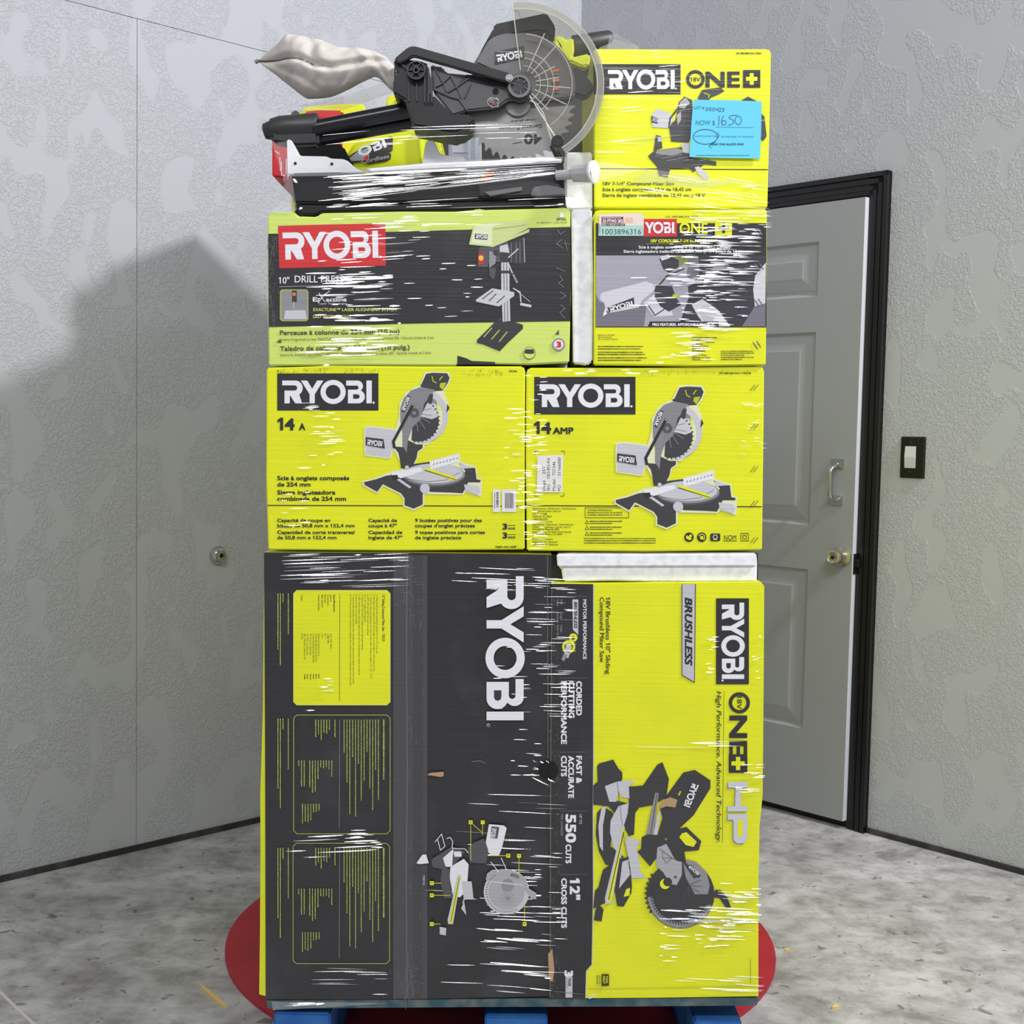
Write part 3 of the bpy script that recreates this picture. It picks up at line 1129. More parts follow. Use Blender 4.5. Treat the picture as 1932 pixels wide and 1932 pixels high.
c.greek(1069.5, 1845, 20, 1.4, GR3, 90)
# yellow side of the face
c.rect(1351, 1129, 1413, 1291, BLK)
c.lay()
c.brand(1362, 1137, 42, 144, WHT, BLK, rot=90)
c.poly([(1286, 1102), (1313, 1102), (1311, 1289), (1286, 1274)], GR3)
c.lay()
c.poly([(1287.5, 1102), (1311, 1102), (1309.5, 1286), (1287.5, 1273)], printed('print_silver', (196, 196, 202)))
c.lay()
c.text('BRUSHLESS', 1292, 1127, 15, BLK, 129, rot=90, bold=.035, shear=.22)
c.text('18V Brushless 10" Sliding', 1143, 1127, 9, INK, 145, rot=90, bold=.012)
c.text('Compound Miter Saw', 1131.5, 1127, 9, INK, 123, rot=90, bold=.012)
c.ring(1395, 1326, 20, 13.5, BLK)
c.text('18V', 1390.5, 1312, 10, INK, 26, rot=90)
c.text('NE', 1376, 1350, 36, BLK, 76, rot=90, bold=.03)
c.rect(1375, 1423, 1410, 1458, BLK)
c.lay()
c.rect(1388.5, 1428, 1396.5, 1453, YEL)
c.rect(1380, 1436.5, 1405, 1444.5, YEL)
c.line([(1366, 1304), (1363, 1590)], .7, INK)
c.text('High Performance. Advanced Technology.', 1352, 1304, 9.5, INK, 286, rot=90, bold=.01, shear=.2)
HPS = printed('print_silver_letters', (210, 210, 214))
for m_, o_ in ((GR2, 1.6), (HPS, 0)):
    for q in ([(1374, 1475), (1411, 1475), (1411, 1486), (1399, 1486), (1398, 1521), (1410, 1521), (1410, 1531), (1373, 1531), (1373, 1521), (1387, 1521), (1388, 1486), (1374, 1486)],
              [(1373, 1536), (1410, 1536), (1410, 1584), (1404, 1591), (1390, 1591), (1384, 1584), (1384, 1547), (1373, 1546)]):
        c.poly([(x - o_, y + o_) for x, y in q], m_)
    c.lay()
c.poly([(1392, 1547), (1402, 1547), (1401, 1578), (1392, 1578)], YEL)
c.lay()
# big picture of the sliding saw
ox, oy, sc_ = 1030, 1460, 420 / 1719
DK2 = printed('print_charcoal', (56, 55, 56))
c.poly(T([(395, -60), (410, -80), (520, -110), (560, -40), (590, -10), (590, 40), (520, 200), (640, 230), (690, 300), (680, 470), (640, 480), (560, 330), (480, 250), (400, 240), (365, 240), (365, 90), (400, 60)]), DK2)
c.poly(T([(750, 90), (860, -70), (900, -90), (950, 40), (930, 180), (830, 240), (720, 260), (690, 300), (640, 280), (640, 100)]), DK2)
c.poly(T([(1060, -10), (1150, -30), (1270, 50), (1270, 110), (1140, 320), (1010, 440), (930, 500), (860, 480), (900, 340), (880, 260), (930, 170)]), DK2)
c.poly(T([(780, 470), (900, 480), (960, 560), (860, 640), (805, 715), (705, 600), (735, 580), (740, 490)]), DK2)
c.poly(T([(395, 300), (440, 250), (520, 300), (500, 560), (600, 640), (570, 720), (460, 700), (410, 600), (385, 470)]), DK2)
c.poly(T([(440, 740), (560, 660), (640, 640), (665, 860), (660, 920), (600, 1025), (550, 1020), (530, 900), (470, 990), (365, 1040), (380, 900), (405, 880)]), DK2)
c.poly(T([(410, 1010), (445, 1045), (430, 1140), (370, 1130), (385, 1040)]), DK2)
c.poly(T([(1000, 430), (1085, 410), (1200, 520), (1180, 590), (1060, 600), (1070, 690), (960, 640), (930, 510)]), DK2)
c.lay()
c.poly(T([(1050, 460), (1085, 450), (1165, 525), (1140, 565), (1080, 550), (1030, 490)]), YEL)
c.poly(T([(590, -75), (575, -50), (590, -30), (620, -45)]), YEL)
c.poly(T([(455, 95), (550, 60), (640, 50), (690, 60), (640, 100), (645, 190), (580, 180), (560, 130), (545, 215), (490, 215)]), GR1)
c.poly(T([(500, 360), (560, 250), (640, 225), (630, 310), (605, 390), (590, 520), (580, 660), (520, 560), (495, 450)]), GR1)
c.poly(T([(620, 480), (730, 520), (700, 560), (735, 770), (775, 790), (770, 805), (660, 805), (650, 700), (620, 560)]), GR1)
c.poly(T([(590, 680), (640, 660), (650, 780), (565, 885)]), GR1)
c.poly(T([(430, 255), (465, 255), (440, 400), (440, 600), (415, 560), (405, 400)]), GR1)
c.poly(T([(845, 145), (870, 150), (835, 470), (775, 465)]), GR2)
c.poly(T([(870, 290), (885, 300), (860, 470), (830, 470)]), GR1)
c.poly(T([(620, 890), (650, 880), (645, 940), (600, 950)]), YEL)
c.lay()
c.line(T([(858, 155), (810, 465)]), 1.2, DK2)
c.line(T([(550, 60), (610, 560), (660, 800)]), .8, GR3)
c.poly(T([(590, 400), (610, 410), (510, 1000), (460, 1010), (455, 960)]), GR1)
c.lay()
c.poly(T([(595, 420), (607, 425), (505, 985), (470, 985)]), YEL)
c.lay()
c.line(T([(600, 450), (485, 970)]), 1.6, BLK)
# blade and guards
c.disc(ox + 1040 * sc_, oy + 930 * sc_, 262 * sc_, DK2)
c.poly(T([(1090, 660), (1160, 680), (1240, 760), (1265, 860), (1250, 930), (1150, 930), (1080, 800), (1060, 690)]), GR2)
c.lay()
c.poly(T([(860, 570), (930, 540), (1000, 670), (1050, 680), (1050, 780), (1010, 860), (960, 850), (905, 760), (850, 710)]), A1)
c.poly(T([(1310, 895), (1350, 900), (1400, 950), (1430, 1035), (1390, 1035), (1340, 960), (1280, 950)]), DK2)
c.ring(ox + 1040 * sc_, oy + 930 * sc_, 258 * sc_, 215 * sc_, GR2, a0=20, a1=175)
c.lay()
for i in range(34):
    q = math.radians(15 + i * 5.6)
    c.line([(ox + (1040 + 232 * math.cos(q)) * sc_, oy + (930 + 232 * math.sin(q)) * sc_), (ox + (1040 + 205 * math.cos(q + .05)) * sc_, oy + (930 + 205 * math.sin(q + .05)) * sc_)], 2.2, DK2)
for i in range(9):
    q = math.radians(150 + i * 8)
    c.poly([(ox + (1040 + r_ * math.cos(q + d_)) * sc_, oy + (930 + r_ * math.sin(q + d_)) * sc_) for r_, d_ in ((255, -.06), (285, 0), (255, .06))], DK2)
for q in (-20, 5, 30, 55, 80, 105):
    c.line([(ox + 1090 * sc_, oy + 860 * sc_), (ox + (1090 + 110 * math.cos(math.radians(q))) * sc_, oy + (860 + 110 * math.sin(math.radians(q))) * sc_)], 1.0, GR3)
c.disc(ox + 920 * sc_, oy + 850 * sc_, 40 * sc_, YEL)
c.lay()
c.disc(ox + 940 * sc_, oy + 835 * sc_, 34 * sc_, DK2)
c.disc(ox + 1000 * sc_, oy + 797 * sc_, 9 * sc_, DK2)
c.line(T([(1060, 600), (1075, 690), (1150, 800)]), 4.4, DK2)
c.line(T([(880, 580), (960, 640), (990, 660)]), 1, GR3)
c.line(T([(900, 600), (900, 650), (975, 650), (930, 690), (905, 650)]), .8, GR3)
c.poly(T([(1100, 705), (1120, 700), (1195, 785), (1180, 805), (1165, 800)]), DK2)
c.lay()
c.brand(ox + 1098 * sc_, oy + 722 * sc_, 5.5, 24, WHT, DK2, rot=40, stop=False)
c.brand(ox + 1132 * sc_, oy + 68 * sc_, 13, 46, WHT, DK2, rot=112, stop=False)
c.text('ONE', ox + 1035 * sc_, oy + 130 * sc_, 3.6, YEL, 9, rot=118, bold=.04)
c.poly(T([(870, 245), (910, 200), (960, 180), (1015, 200), (1000, 260), (930, 250), (880, 270)]), KRAFT)
c.rect(1135, 1838, 1149, 1860, INK)
c.lay()
c.text('TOOL', 1143, 1841, 4.2, YEL, 15, rot=90, bold=.03)
c.text('ONLY', 1137.5, 1841, 4.2, YEL, 15, rot=90, bold=.03)
for x in (1131.5, 1128, 1126):
    c.greek(x, 1840, 16, 1.0, INK, 90)
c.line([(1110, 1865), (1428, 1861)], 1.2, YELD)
for x in (1113, 1120):
    c.ring(x, 1881 - (x - 1113) * .3, 3.4, 1.8, WHT)
c.greek(1416, 1810, 45, .9, INK, 90)
# hand hole, right half
c.lay()
c.poly(arc(1036, 1454, 17, -90, 90, 14, 17), DARKM)
c.line([(1045, 1870), (1100, 1876)], 1, SCUF)
boxC = c.build('carton', loc=P(1240, 1884, YC))
tag(boxC, 'tall yellow carton at the lower right with a black strip down its left side', 'carton')

# --- foam on top of it
f = Part()
f.prism([(1051, 1045), (1080, 1043), (1427, 1043), (1429, 1060), (1428, 1098), (1300, 1099), (1150, 1096), (1063, 1098), (1059, 1071), (1052, 1069)], YC + .012, YC + .048, FOAM, bev=.003)
f.prism([(1050, 1046), (1427, 1045), (1427, 1068), (1052, 1069)], YC + .006, YC + .011, FOAM, bev=.002)
o = f.build('foam_slab')
tag(o, 'white foam slab lying level above the tall yellow carton', 'foam')

# --- two mid-size yellow cartons
SAW_HALO = [
    [(757, 485), (800, 478), (975, 500), (965, 560), (930, 690), (915, 692), (760, 672), (755, 600)],
    [(1180, 185), (1110, 200), (1050, 240), (1010, 310), (1005, 400), (955, 580), (960, 620), (1035, 760), (1100, 740), (1130, 650), (1165, 625), (1165, 600), (1120, 598), (1200, 592), (1290, 500), (1340, 370), (1335, 300), (1305, 220)],
    [(1150, 182), (1190, 95), (1240, 88), (1340, 92), (1357, 125), (1345, 160), (1310, 215), (1240, 220), (1170, 205)],
    [(745, 870), (830, 850), (945, 800), (1165, 765), (1230, 725), (1420, 672), (1425, 730), (1540, 770), (1550, 850), (1580, 855), (1575, 962), (1470, 930), (1450, 950), (1170, 945), (1165, 1030), (1100, 1062), (1035, 1035), (1035, 985), (1010, 950), (880, 885), (840, 940), (750, 890)]]


def saw_picture(a, tf):
    def U(pts):
        return [tf(x, y) for x, y in pts]
    k = tf(1000, 0)[0] - tf(0, 0)[0]
    k /= 1000
    D1 = printed('print_saw_dark', (62, 61, 62))
    D2 = printed('print_saw_body', (138, 136, 140))
    a.halo([U(s) for s in SAW_HALO], 22 * k, printed('print_halo', (232, 234, 190)))
    a.poly(U(SAW_HALO[0]), GR1)
    a.poly(U(SAW_HALO[2]), D1)
    a.poly(U([(745, 870), (830, 850), (900, 825), (960, 815), (1150, 890), (1165, 930), (1165, 1030), (1100, 1060), (1035, 1035), (1035, 985), (1010, 950), (880, 885), (840, 940), (750, 890)]), D1)
    a.poly(U([(1150, 890), (1300, 890), (1440, 850), (1470, 790), (1425, 735), (1540, 770), (1550, 850), (1580, 855), (1575, 872), (1490, 872), (1450, 950), (1380, 945), (1220, 940)]), D1)
    a.poly(U([(955, 615), (1035, 620), (1050, 660), (1060, 570), (1120, 600), (1165, 600), (1165, 625), (1130, 650), (1120, 700), (1100, 740), (1215, 725), (1215, 775), (1060, 775), (1010, 770), (1000, 700), (990, 660)]), D1)
    a.lay()
    a.poly(U([(1150, 190), (1080, 215), (1030, 270), (1005, 340), (1005, 430), (1020, 520), (1020, 610), (1050, 655), (1060, 570), (1090, 480), (1200, 420), (1280, 300), (1250, 210)]), D2)
    # table
    a.disc(*tf(1245, 825), 225 * k, GR3, 82 * k)
    a.poly(U(arc(1150, 395, 197, -62, 95, 24) + arc(1150, 405, 160, 95, -62, 24)), GR1)
    a.lay()
    a.disc(*tf(1245, 815), 222 * k, GR2, 78 * k)
    a.poly(U(arc(1130, 430, 150, -70, 100, 20) + [(1085, 570), (1090, 480), (1150, 420)]), D1)
    a.lay()
    a.disc(*tf(1245, 808), 208 * k, GR1, 70 * k)
    a.poly(U([(945, 800), (1150, 765), (1165, 790), (1010, 842), (945, 820)]), WHT)
    a.poly(U([(1215, 725), (1420, 672), (1422, 725), (1220, 777)]), WHT)
    a.poly(U([(1435, 735), (1530, 768), (1440, 775)]), GR1)
    a.poly(U([(975, 850), (1000, 845), (1085, 905), (1070, 915)]), GR1)
    a.poly(U([(1200, 300), (1260, 310), (1280, 400), (1230, 420), (1150, 400)]), GR1)
    for i in range(15):
        q = math.radians(-55 + i * 11)
        a.poly(U([(1130 + r_ * math.cos(q + d_), 430 + r_ * math.sin(q + d_)) for r_, d_ in ((146, -.05), (163, .0), (146, .06))]), D1)
    a.lay()
    a.line(U([(1040, 845), (1200, 868), (1330, 855), (1430, 800)]), 2.5 * k, GR3)
    a.poly(U([(1165, 772), (1200, 767), (1412, 840), (1392, 862)]), YEL)
    a.poly(U([(1290, 162), (1335, 157), (1310, 213), (1285, 190)]), YELD)
    a.line(U([(1232, 115), (1240, 150), (1262, 160)]), 8 * k, YELD)
    a.line(U([(1305, 115), (1285, 140)]), 8 * k, YELD)
    a.line(U([(1270, 300), (1280, 370)]), 9 * k, YEL)
    a.poly(U([(1190, 300), (1215, 240), (1240, 240), (1230, 310)]), D1)
    a.poly(U([(1340, 310), (1357, 340), (1335, 375)]), D1)
    for q in (-50, -20, 5, 30, 55, 80, 105):
        a.line([tf(1105 + 22 * math.cos(math.radians(q)), 375 + 22 * math.sin(math.radians(q))), tf(1110 + 125 * math.cos(math.radians(q)), 385 + 125 * math.sin(math.radians(q)))], 4 * k, GR2)
    a.ring(*tf(1105, 375), 34 * k, 14 * k, GR3)
    a.line(U([(1180, 785), (1400, 852)]), 5 * k, BLK)
    a.line(U([(1095, 318), (955, 580), (962, 622)]), 20 * k, printed('print_rod', (40, 39, 40)))
    a.disc(*tf(1180, 915), 35 * k, GR1)
    a.poly(U([(1460, 885), (1560, 900), (1578, 930), (1560, 965), (1470, 930)]), GR1)
    a.disc(*tf(1052, 764), 14 * k, GR1)
    a.poly(U([(948, 820), (985, 818), (990, 850), (955, 850)]), BLK)
    a.poly(U([(757, 548), (885, 563), (895, 630), (757, 605)]), D1)
    a.poly(U([(1012, 360), (1055, 250), (1080, 260), (1035, 372)]), D1)
    a.lay()
    a.disc(*tf(1095, 318), 5 * k, GR1)
    for x in range(1240, 1410, 24):
        a.line(U([(x, 748 - (x - 1240) * .26), (x + 8, 736 - (x - 1240) * .26)]), 4 * k, GR3)
    x, y = tf(766, 602)
    a.brand(x, y, 37 * k, 108 * k, WHT, D1, rot=7, stop=False)
    x, y = tf(1036, 362)
    a.brand(x, y, 24 * k, 102 * k, WHT, D1, rot=-68, stop=False)


YM = Y0 + .004
b = Art(YM)
carton(b, [(503, 694), (620, 690), (800, 691), (986, 691), (991, 697), (990, 860), (990, 1037), (740, 1039), (506, 1037), (502, 900)], 1.12, YEL, YEL)
b.line([(505, 953.5), (989, 955)], 1.8, INK)
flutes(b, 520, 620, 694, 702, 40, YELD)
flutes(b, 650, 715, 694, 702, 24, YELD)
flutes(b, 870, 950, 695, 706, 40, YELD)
b.rect(523, 704.5, 714, 774.5, BLK)
b.lay()
b.brand(532.5, 761, 43, 169, WHT, BLK)
b.one(523, 812, 24, INK)
b.text('4', 537, 812, 24, INK, 19, bold=.04)
b.text('A', 564, 812, 14, INK, 12, bold=.035)
for s, y, wd in (('Scie à onglets composés', 906, 136), ('de 254 mm', 918, 63), ('Sierra ingleteadora', 933, 110), ('combinada de 254 mm', 945, 130)):
    b.text(s, 523, y, 8.6, INK, wd, bold=.03)
for s, x, y, wd in (('Capacité de coupe en', 523, 985, 100), ('biseau de 50,8 mm x 152,4 mm', 523, 995, 146), ('Capacidad de corte transversal', 523, 1007.5, 146), ('de 50,8 mm x 152,4 mm', 523, 1017.5, 112),
                    ('Capacité de', 695, 985, 54), ('coupe à 47°', 695, 995, 54), ('Capacidad de', 695, 1007.5, 64), ('inglete de 47°', 695, 1017.5, 64),
                    ('9 butées positives pour des', 783, 985, 126), ('coupes d\'onglet précises', 783, 995, 113), ('9 topes positivos para cortes', 783, 1007.5, 132), ('de inglete precisos', 783, 1017.5, 87)):
    b.text(s, x, y, 7.0, INK, wd, bold=.025)
for y, s in ((999, 'ANS'), (1016, 'AÑOS')):
    b.text('3', 948, y, 12, INK, 9, bold=.04)
    b.text(s, 958, y, 4.2, INK, 14, bold=.03)
    b.greek(958, y - 7.6, 14, 1.2, INK)
b.text('English other side®', 935, 1033, 3.4, INK, 39, bold=.03)
b.text('TS1346', 960, 702, 3.6, INK, 15, bold=.03)


def tfa(x, y):
    return 490 + x / 3.788, 680 + y / 3.788


saw_picture(b, tfa)
p_ = b
boxL = b.build('carton', loc=P(746, 1038, YM))
tag(boxL, 'yellow miter saw carton marked 14 A on the left above the tall black carton', 'carton', None)
lab = Art(YM - .0012)
lab.rect(930, 923, 944, 966, PAPER)
lab.rect(947, 923, 974, 966, PAPER)
lab.lay()
for i in range(12):
    y = 929 + i * 2.4
    lab.rect(936, y, 941, y + random.choice((.8, 1.2, 1.6)), INK)
for i in range(13):
    x = 953 + i * 1.25
    lab.rect(x, 930, x + random.choice((.5, .8)), 959, INK)
lab.greek(933.5, 930, 30, .9, INK, 90)
o = lab.build('barcode_label', None, loc=boxL.location)
o.parent = boxL
o.location = (0, 0, 0)

YN = Y0 + .007
b = Art(YN)
carton(b, [(993, 701), (998, 694), (1200, 694), (1436, 691), (1442, 697), (1441, 800), (1438, 1038), (1220, 1041), (994, 1039), (992, 860)], 1.12, YEL, YEL)
b.line([(994, 954), (1437, 956)], 1.8, INK)
b.rect(1008, 711, 1199, 782, BLK)
b.lay()
b.brand(1018, 768, 43, 170, WHT, BLK)
b.one(1007, 819, 24, INK)
b.text('4', 1021, 819, 24, INK, 19, bold=.04)
b.text('AMP', 1043, 819, 13.5, INK, 39, bold=.035)
b.text('US 1003-853-416 // TS1346', 1357, 705.5, 3.2, INK, 60, bold=.03)
for s, y, wd in (('Distributed by / Distribué par / Distribuido por:', 961, 83), ('TTI Consumer Power Tools, Inc.', 966, 54), ('P.O. Box 1288', 971, 27), ('Anderson, SC 29622', 976, 36), ('1-800-525-2579', 981, 28), ('www.ryobitools.com', 985.5, 37),
                 ('Imported by / Importé par / Importado por:', 991, 78), ('Techtronic Industries, S. de R.L. de C.V.', 996, 72), ('Presidente Masaryk 600,', 1000, 50), ('Santa Engracia, San Pedro Garza García,', 1005, 73), ('Nuevo León, México C.P. 66267', 1009.5, 56),
                 ('Made in Vietnam', 1018.5, 38), ('Fabriqué au Vietnam', 1024, 47), ('Fabricado en Vietnam', 1029, 48)):
    b.text(s, 1005, y, 3.3, INK, wd, bold=.015)
b.line([(1104, 958), (1186, 958), (1186, 977), (1104, 977)], 1, INK, True)
for y, wd in ((964, 46), (968.5, 66), (973, 66)):
    b.text('CALIFORNIA PROPOSITION 65' if y < 965 else 'PROPOSITION 65 DE L\'ETAT DE CALIFORNIE' if y < 970 else 'CALIFORNIA, PROPOSICIÓN DE LEY NÚM. 65', 1108, y, 2.8, INK, wd, bold=.02)
for y in (984, 995, 1006):
    b.line([(1104, y + 4), (1107.5, y - 2.5), (1111, y + 4)], .9, INK, True)
    b.greek(1113, y - .5, 60, 1.7, INK)
    b.greek(1113, y + 3.5, 42, 1.4, INK)
for y in (1016, 1020, 1024.5):
    b.greek(1102, y, 135, 1.5, INK)
for x, ry in ((1300, 0), (1324, 0)):
    b.disc(x, 1013.5, 9, INK)
b.rrect(1340, 1006.5, 1359, 1021, 3, INK)
b.lay()
b.ring(1349.5, 1013, 4.6, 3, GR1)
b.line([(1346, 1018), (1353, 1018)], 1.2, YEL)
b.disc(1303, 1011, 2.6, YEL)
b.poly([(1295, 1010), (1300, 1012), (1306, 1017), (1300, 1019), (1294, 1015)], YEL)
b.ring(1324, 1013.5, 6.5, 5, YEL, a0=200, a1=420)
b.disc(1324, 1014.5, 3.4, YEL)
b.lay()
b.text('NOM', 1366, 1019, 10, INK, 23, bold=-.005)
b.line([(1365, 1020.5), (1390, 1020.5)], 1, INK)
for r_ in (7, 3.2):
    b.line([(1405 - r_, 1013.5 - r_), (1405 + r_, 1013.5 - r_), (1405 + r_, 1013.5 + r_), (1405 - r_, 1013.5 + r_)], 1.1, INK, True)
for x0, y0, sx_, sy_ in ((1009, 851, 1, 1), (1065, 851, -1, 1), (1009, 936, 1, -1), (1064, 936, -1, -1)):
    b.line([(x0 + 7 * sx_, y0), (x0, y0), (x0, y0 + 7 * sy_)], .9, INK)
saw_picture(b, lambda x, y: (1162.6 + (490 + x / 3.788 - 688) * 1.029, 839 + (680 + y / 3.788 - 809) * 1.038))
for y in (726, 800, 880, 945, 1014):
    for q in (0, 6):
        b.line([(1416 + q, y + 10), (1424 + q, y)], 1.3, printed('staple_grey', (120, 124, 60)))
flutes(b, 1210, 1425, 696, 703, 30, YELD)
boxR = b.build('carton', loc=P(1216, 1040, YN))
tag(boxR, 'yellow miter saw carton marked 14 AMP with a white stock label on its left', 'carton')
lab = Art(YN - .0012)
lab.poly([(1014, 860), (1063, 858), (1061, 929), (1013, 929)], PAPER)
lab.lay()
for s, x, wd in (('Dept  : 25T', 1029, 47), ('SKU   : 1003-853-416', 1037.5, 62), ('Model : TS1346', 1048, 55), ('PO     : 51166000', 1058, 63)):
    lab.text(s, x, 926, 6, INK, wd, rot=-90, bold=.005)
o = lab.build('stock_label', None, loc=boxR.location)
o.parent = boxR
o.location = (0, 0, 0)

# --- drill press carton
YD = Y0 + .006
d = Art(YD)
carton(d, [(505, 405), (516, 398), (556, 400), (562, 408), (598, 409), (606, 402), (760, 399), (860, 399), (896, 396), (902, 393), (912, 396), (1070, 392), (1076, 396), (1077, 560), (1074, 684), (1000, 688), (880, 686), (868, 679), (862, 690), (700, 689), (507, 690), (505, 560)], 1.12, LIME, LIME)
d.poly([(506, 441), (640, 440), (1076, 428), (1077, 520), (1076, 606), (800, 610), (507, 617)], BLK)
d.lay()
d.poly([(524.5, 426), (727, 421), (728, 501), (527, 506)], RED)
d.poly([(863, 671), (880, 676), (890, 681), (934, 683), (934, 688), (863, 688)], BLK)
d.lay()
d.brand(534, 490, 51, 180, WHT, RED, rot=-1.2)
d.text('10"', 526, 535, 13, WHT, 20, bold=.012)
d.text('DRILL PRESS', 556, 533, 14, WHT, 92, bold=.01)
d.line([(527, 541), (640, 538)], .7, GR1)
d.rrect(528, 546, 582, 606, 6, DKY)
d.lay()
d.rrect(531, 548, 580, 604, 5, GR2)
d.lay()
d.rect(551, 548, 560, 570, DK2)
d.poly([(538, 586), (576, 585), (579, 602), (536, 602)], GR1)
d.line([(554, 570), (554, 583)], 1.2, GR1)
d.lay()
d.disc(555, 555, 3.4, ORG)
d.text('E', 590, 569, 9, WHT, 8, bold=.03)
d.text('Z', 597, 569, 7, WHT, 7, bold=.03)
d.line([(602, 553), (606, 560), (613, 569)], 1.6, WHT)
d.line([(622, 549), (612, 556), (600, 571)], 1.6, WHT)
d.text('actline', 615, 569, 8.8, WHT, 39, bold=.03)
d.line([(612, 558.5), (654, 558.5)], .8, WHT)
d.text('Laser Technologies', 602, 574.5, 4, GR1, 53, bold=.015)
d.text('EXACTLINE™ LASER ALIGNMENT SYSTEM', 591, 587, 6.2, EDG, 157, bold=.01)
d.text('LED WORK LIGHT', 591, 600, 6.2, EDG, 72, bold=.01)
LK = printed('print_olive_ink', (84, 88, 60))
d.text('Perceuse à colonne de 254 mm (10 po)', 528, 632, 9.2, LK, 226, rot=-.6, bold=.025)
d.text('Système d\'alignement au laser EXACTLINE LASER TECHNOLOGIES™ • Lampe de travail DEL • Garantie limitée de 3 ans', 528, 643, 5, LK, 290, rot=-.8, bold=0)
d.text('Taladro de columna de 254 mm (10 pulg.)', 528, 662, 9.2, LK, 245, rot=-.7, bold=.025)
d.text('Sistema de alineación láser EXACTLINE LASER TECHNOLOGIES™ • Luz de trabajo LED • Garantía limitada de 3 años', 528, 672, 5, LK, 285, rot=-.9, bold=0)
d.text('DP102L', 1050, 415.5, 4.4, LK, 19, bold=.03)
d.text('U.S. 1000-056-016 / Canada 744-059', 1012, 421, 2.6, LK, 57, bold=.015)
ox, oy, sc_ = 780, 370, 350 / 1932
# drill press picture
LM2 = printed('print_soft_lime', (206, 218, 140))
d.poly(T([(620, 330), (780, 275), (1180, 255), (1190, 340), (820, 520), (580, 500)]), LM2)
d.poly(T([(660, 1500), (900, 1260), (1140, 1340), (1140, 1380), (980, 1530), (900, 1615), (840, 1590), (720, 1540), (665, 1530)]), DK2)
d.poly(T([(1000, 500), (1160, 420), (1165, 690), (1130, 715), (1000, 700)]), DK2)
d.poly(T([(690, 530), (850, 530), (980, 470), (1010, 560), (980, 680), (790, 690), (770, 740), (670, 740), (680, 580)]), GR3)
d.lay()
d.poly(T([(640, 310), (800, 280), (960, 280), (820, 320), (820, 510), (600, 490), (625, 360)]), printed('print_lime_light', (226, 234, 190)))
d.poly(T([(580, 490), (820, 510), (1210, 340), (1205, 375), (830, 530), (585, 505)]), LM2)
d.poly(T([(915, 690), (990, 690), (1000, 780), (1000, 960), (1010, 1300), (930, 1310), (915, 960)]), GR1)
d.poly(T([(790, 570), (860, 590), (855, 700), (790, 750)]), GR2)
d.poly(T([(790, 750), (860, 740), (850, 840), (825, 870), (795, 830)]), GR3)
d.lay()
for x in (940, 970):
    d.line(T([(x, 700), (x + 12, 1300)]), 1.3, GR3)
d.rect(ox + 905 * sc_, oy + 775 * sc_, ox + 1005 * sc_, oy + 805 * sc_, DK2)
d.poly(T([(650, 1080), (820, 960), (1050, 1000), (1050, 1040), (890, 1150), (655, 1100)]), GR1)
d.disc(ox + 945 * sc_, oy + 630 * sc_, 50 * sc_, DK2)
d.disc(ox + 860 * sc_, oy + 590 * sc_, 30 * sc_, DK2)
d.poly(T([(900, 520), (980, 500), (1000, 590), (900, 580)]), GR1)
d.rect(ox + 675 * sc_, oy + 605 * sc_, ox + 735 * sc_, oy + 705 * sc_, RED)
for x in (1020, 1070, 1110):
    d.line(T([(x, 480), (x, 690)]), .8, GR2)
for q in ([(990, 640), (1090, 550)], [(985, 690), (1030, 800)], [(1040, 960), (1110, 1000), (1120, 1100)]):
    d.line(T(q), 2.2, GR1)
d.line(T([(1040, 820), (1080, 900)]), 4, GR2)
d.line(T([(1120, 1125), (1220, 1145)]), 5, GR1)
d.line(T([(1080, 990), (1215, 1100)]), 1, GR1)
d.line(T([(1150, 440), (1160, 690)]), 1.2, GR1)
d.lay()
d.disc(ox + 704 * sc_, oy + 645 * sc_, 26 * sc_, printed('print_amber', (246, 196, 60)))
d.poly(T([(640, 390), (775, 400), (770, 455), (640, 445)]), DK2)
for q in ([(720, 1070), (830, 985)], [(870, 1110), (950, 1040)], [(790, 1090), (860, 1020)]):
    d.line(T(q), 2, GR3)
for x in (0, 80, 160):
    d.line(T([(735 + x, 1465 + x * .3), (815 + x, 1375 + x * .25)]), 2.4, DKY)
d.line(T([(840, 340), (1170, 300)]), 1.2, DKY)
d.lay()
d.brand(ox + 650 * sc_, oy + 440 * sc_, 7.5, 21, WHT, DK2, rot=2, stop=False)
d.disc(1054, 650, 12, GR2)
d.lay()
d.disc(1054, 650, 9, WHT)
d.poly([(1047, 631), (1054, 622), (1055, 631)], LK)
d.lay()
d.text('3', 1049, 656, 12.5, RED, 10, bold=.06)
d.disc(999, 666, 11, LIME)
d.poly([(989, 664), (992, 659), (1007, 659), (1008, 667), (1000, 668), (990, 667)], DK2)
d.ring(999, 666, 11.6, 10.6, LK)
d.poly([(521, 645), (529, 640), (531, 647)], LK)
d.rrect(1056, 400, 1063, 410, 2, WHT)
for _ in range(60):
    x, y = random.gauss(512, 5), random.uniform(445, 615)
    d.line([(x, y), (x + random.uniform(-1, 2), y + random.uniform(4, 16))], .7, SCUF)
hand = GR2
for (pts) in ([(1052, 434), (1058, 442), (1066, 436)], [(1060, 452), (1050, 460), (1062, 468)], [(1066, 455), (1070, 472)], [(1056, 520), (1062, 528), (1054, 534), (1064, 542)], [(1058, 575), (1066, 582), (1056, 590), (1066, 600)], [(1050, 505), (1066, 512)], [(1056, 550), (1068, 558), (1058, 564)]):
    d.line(pts, .9, hand)
boxD = d.build('carton', loc=P(790, 689, YD))
tag(boxD, 'wide lime and black drill press carton with a red brand panel', 'carton')

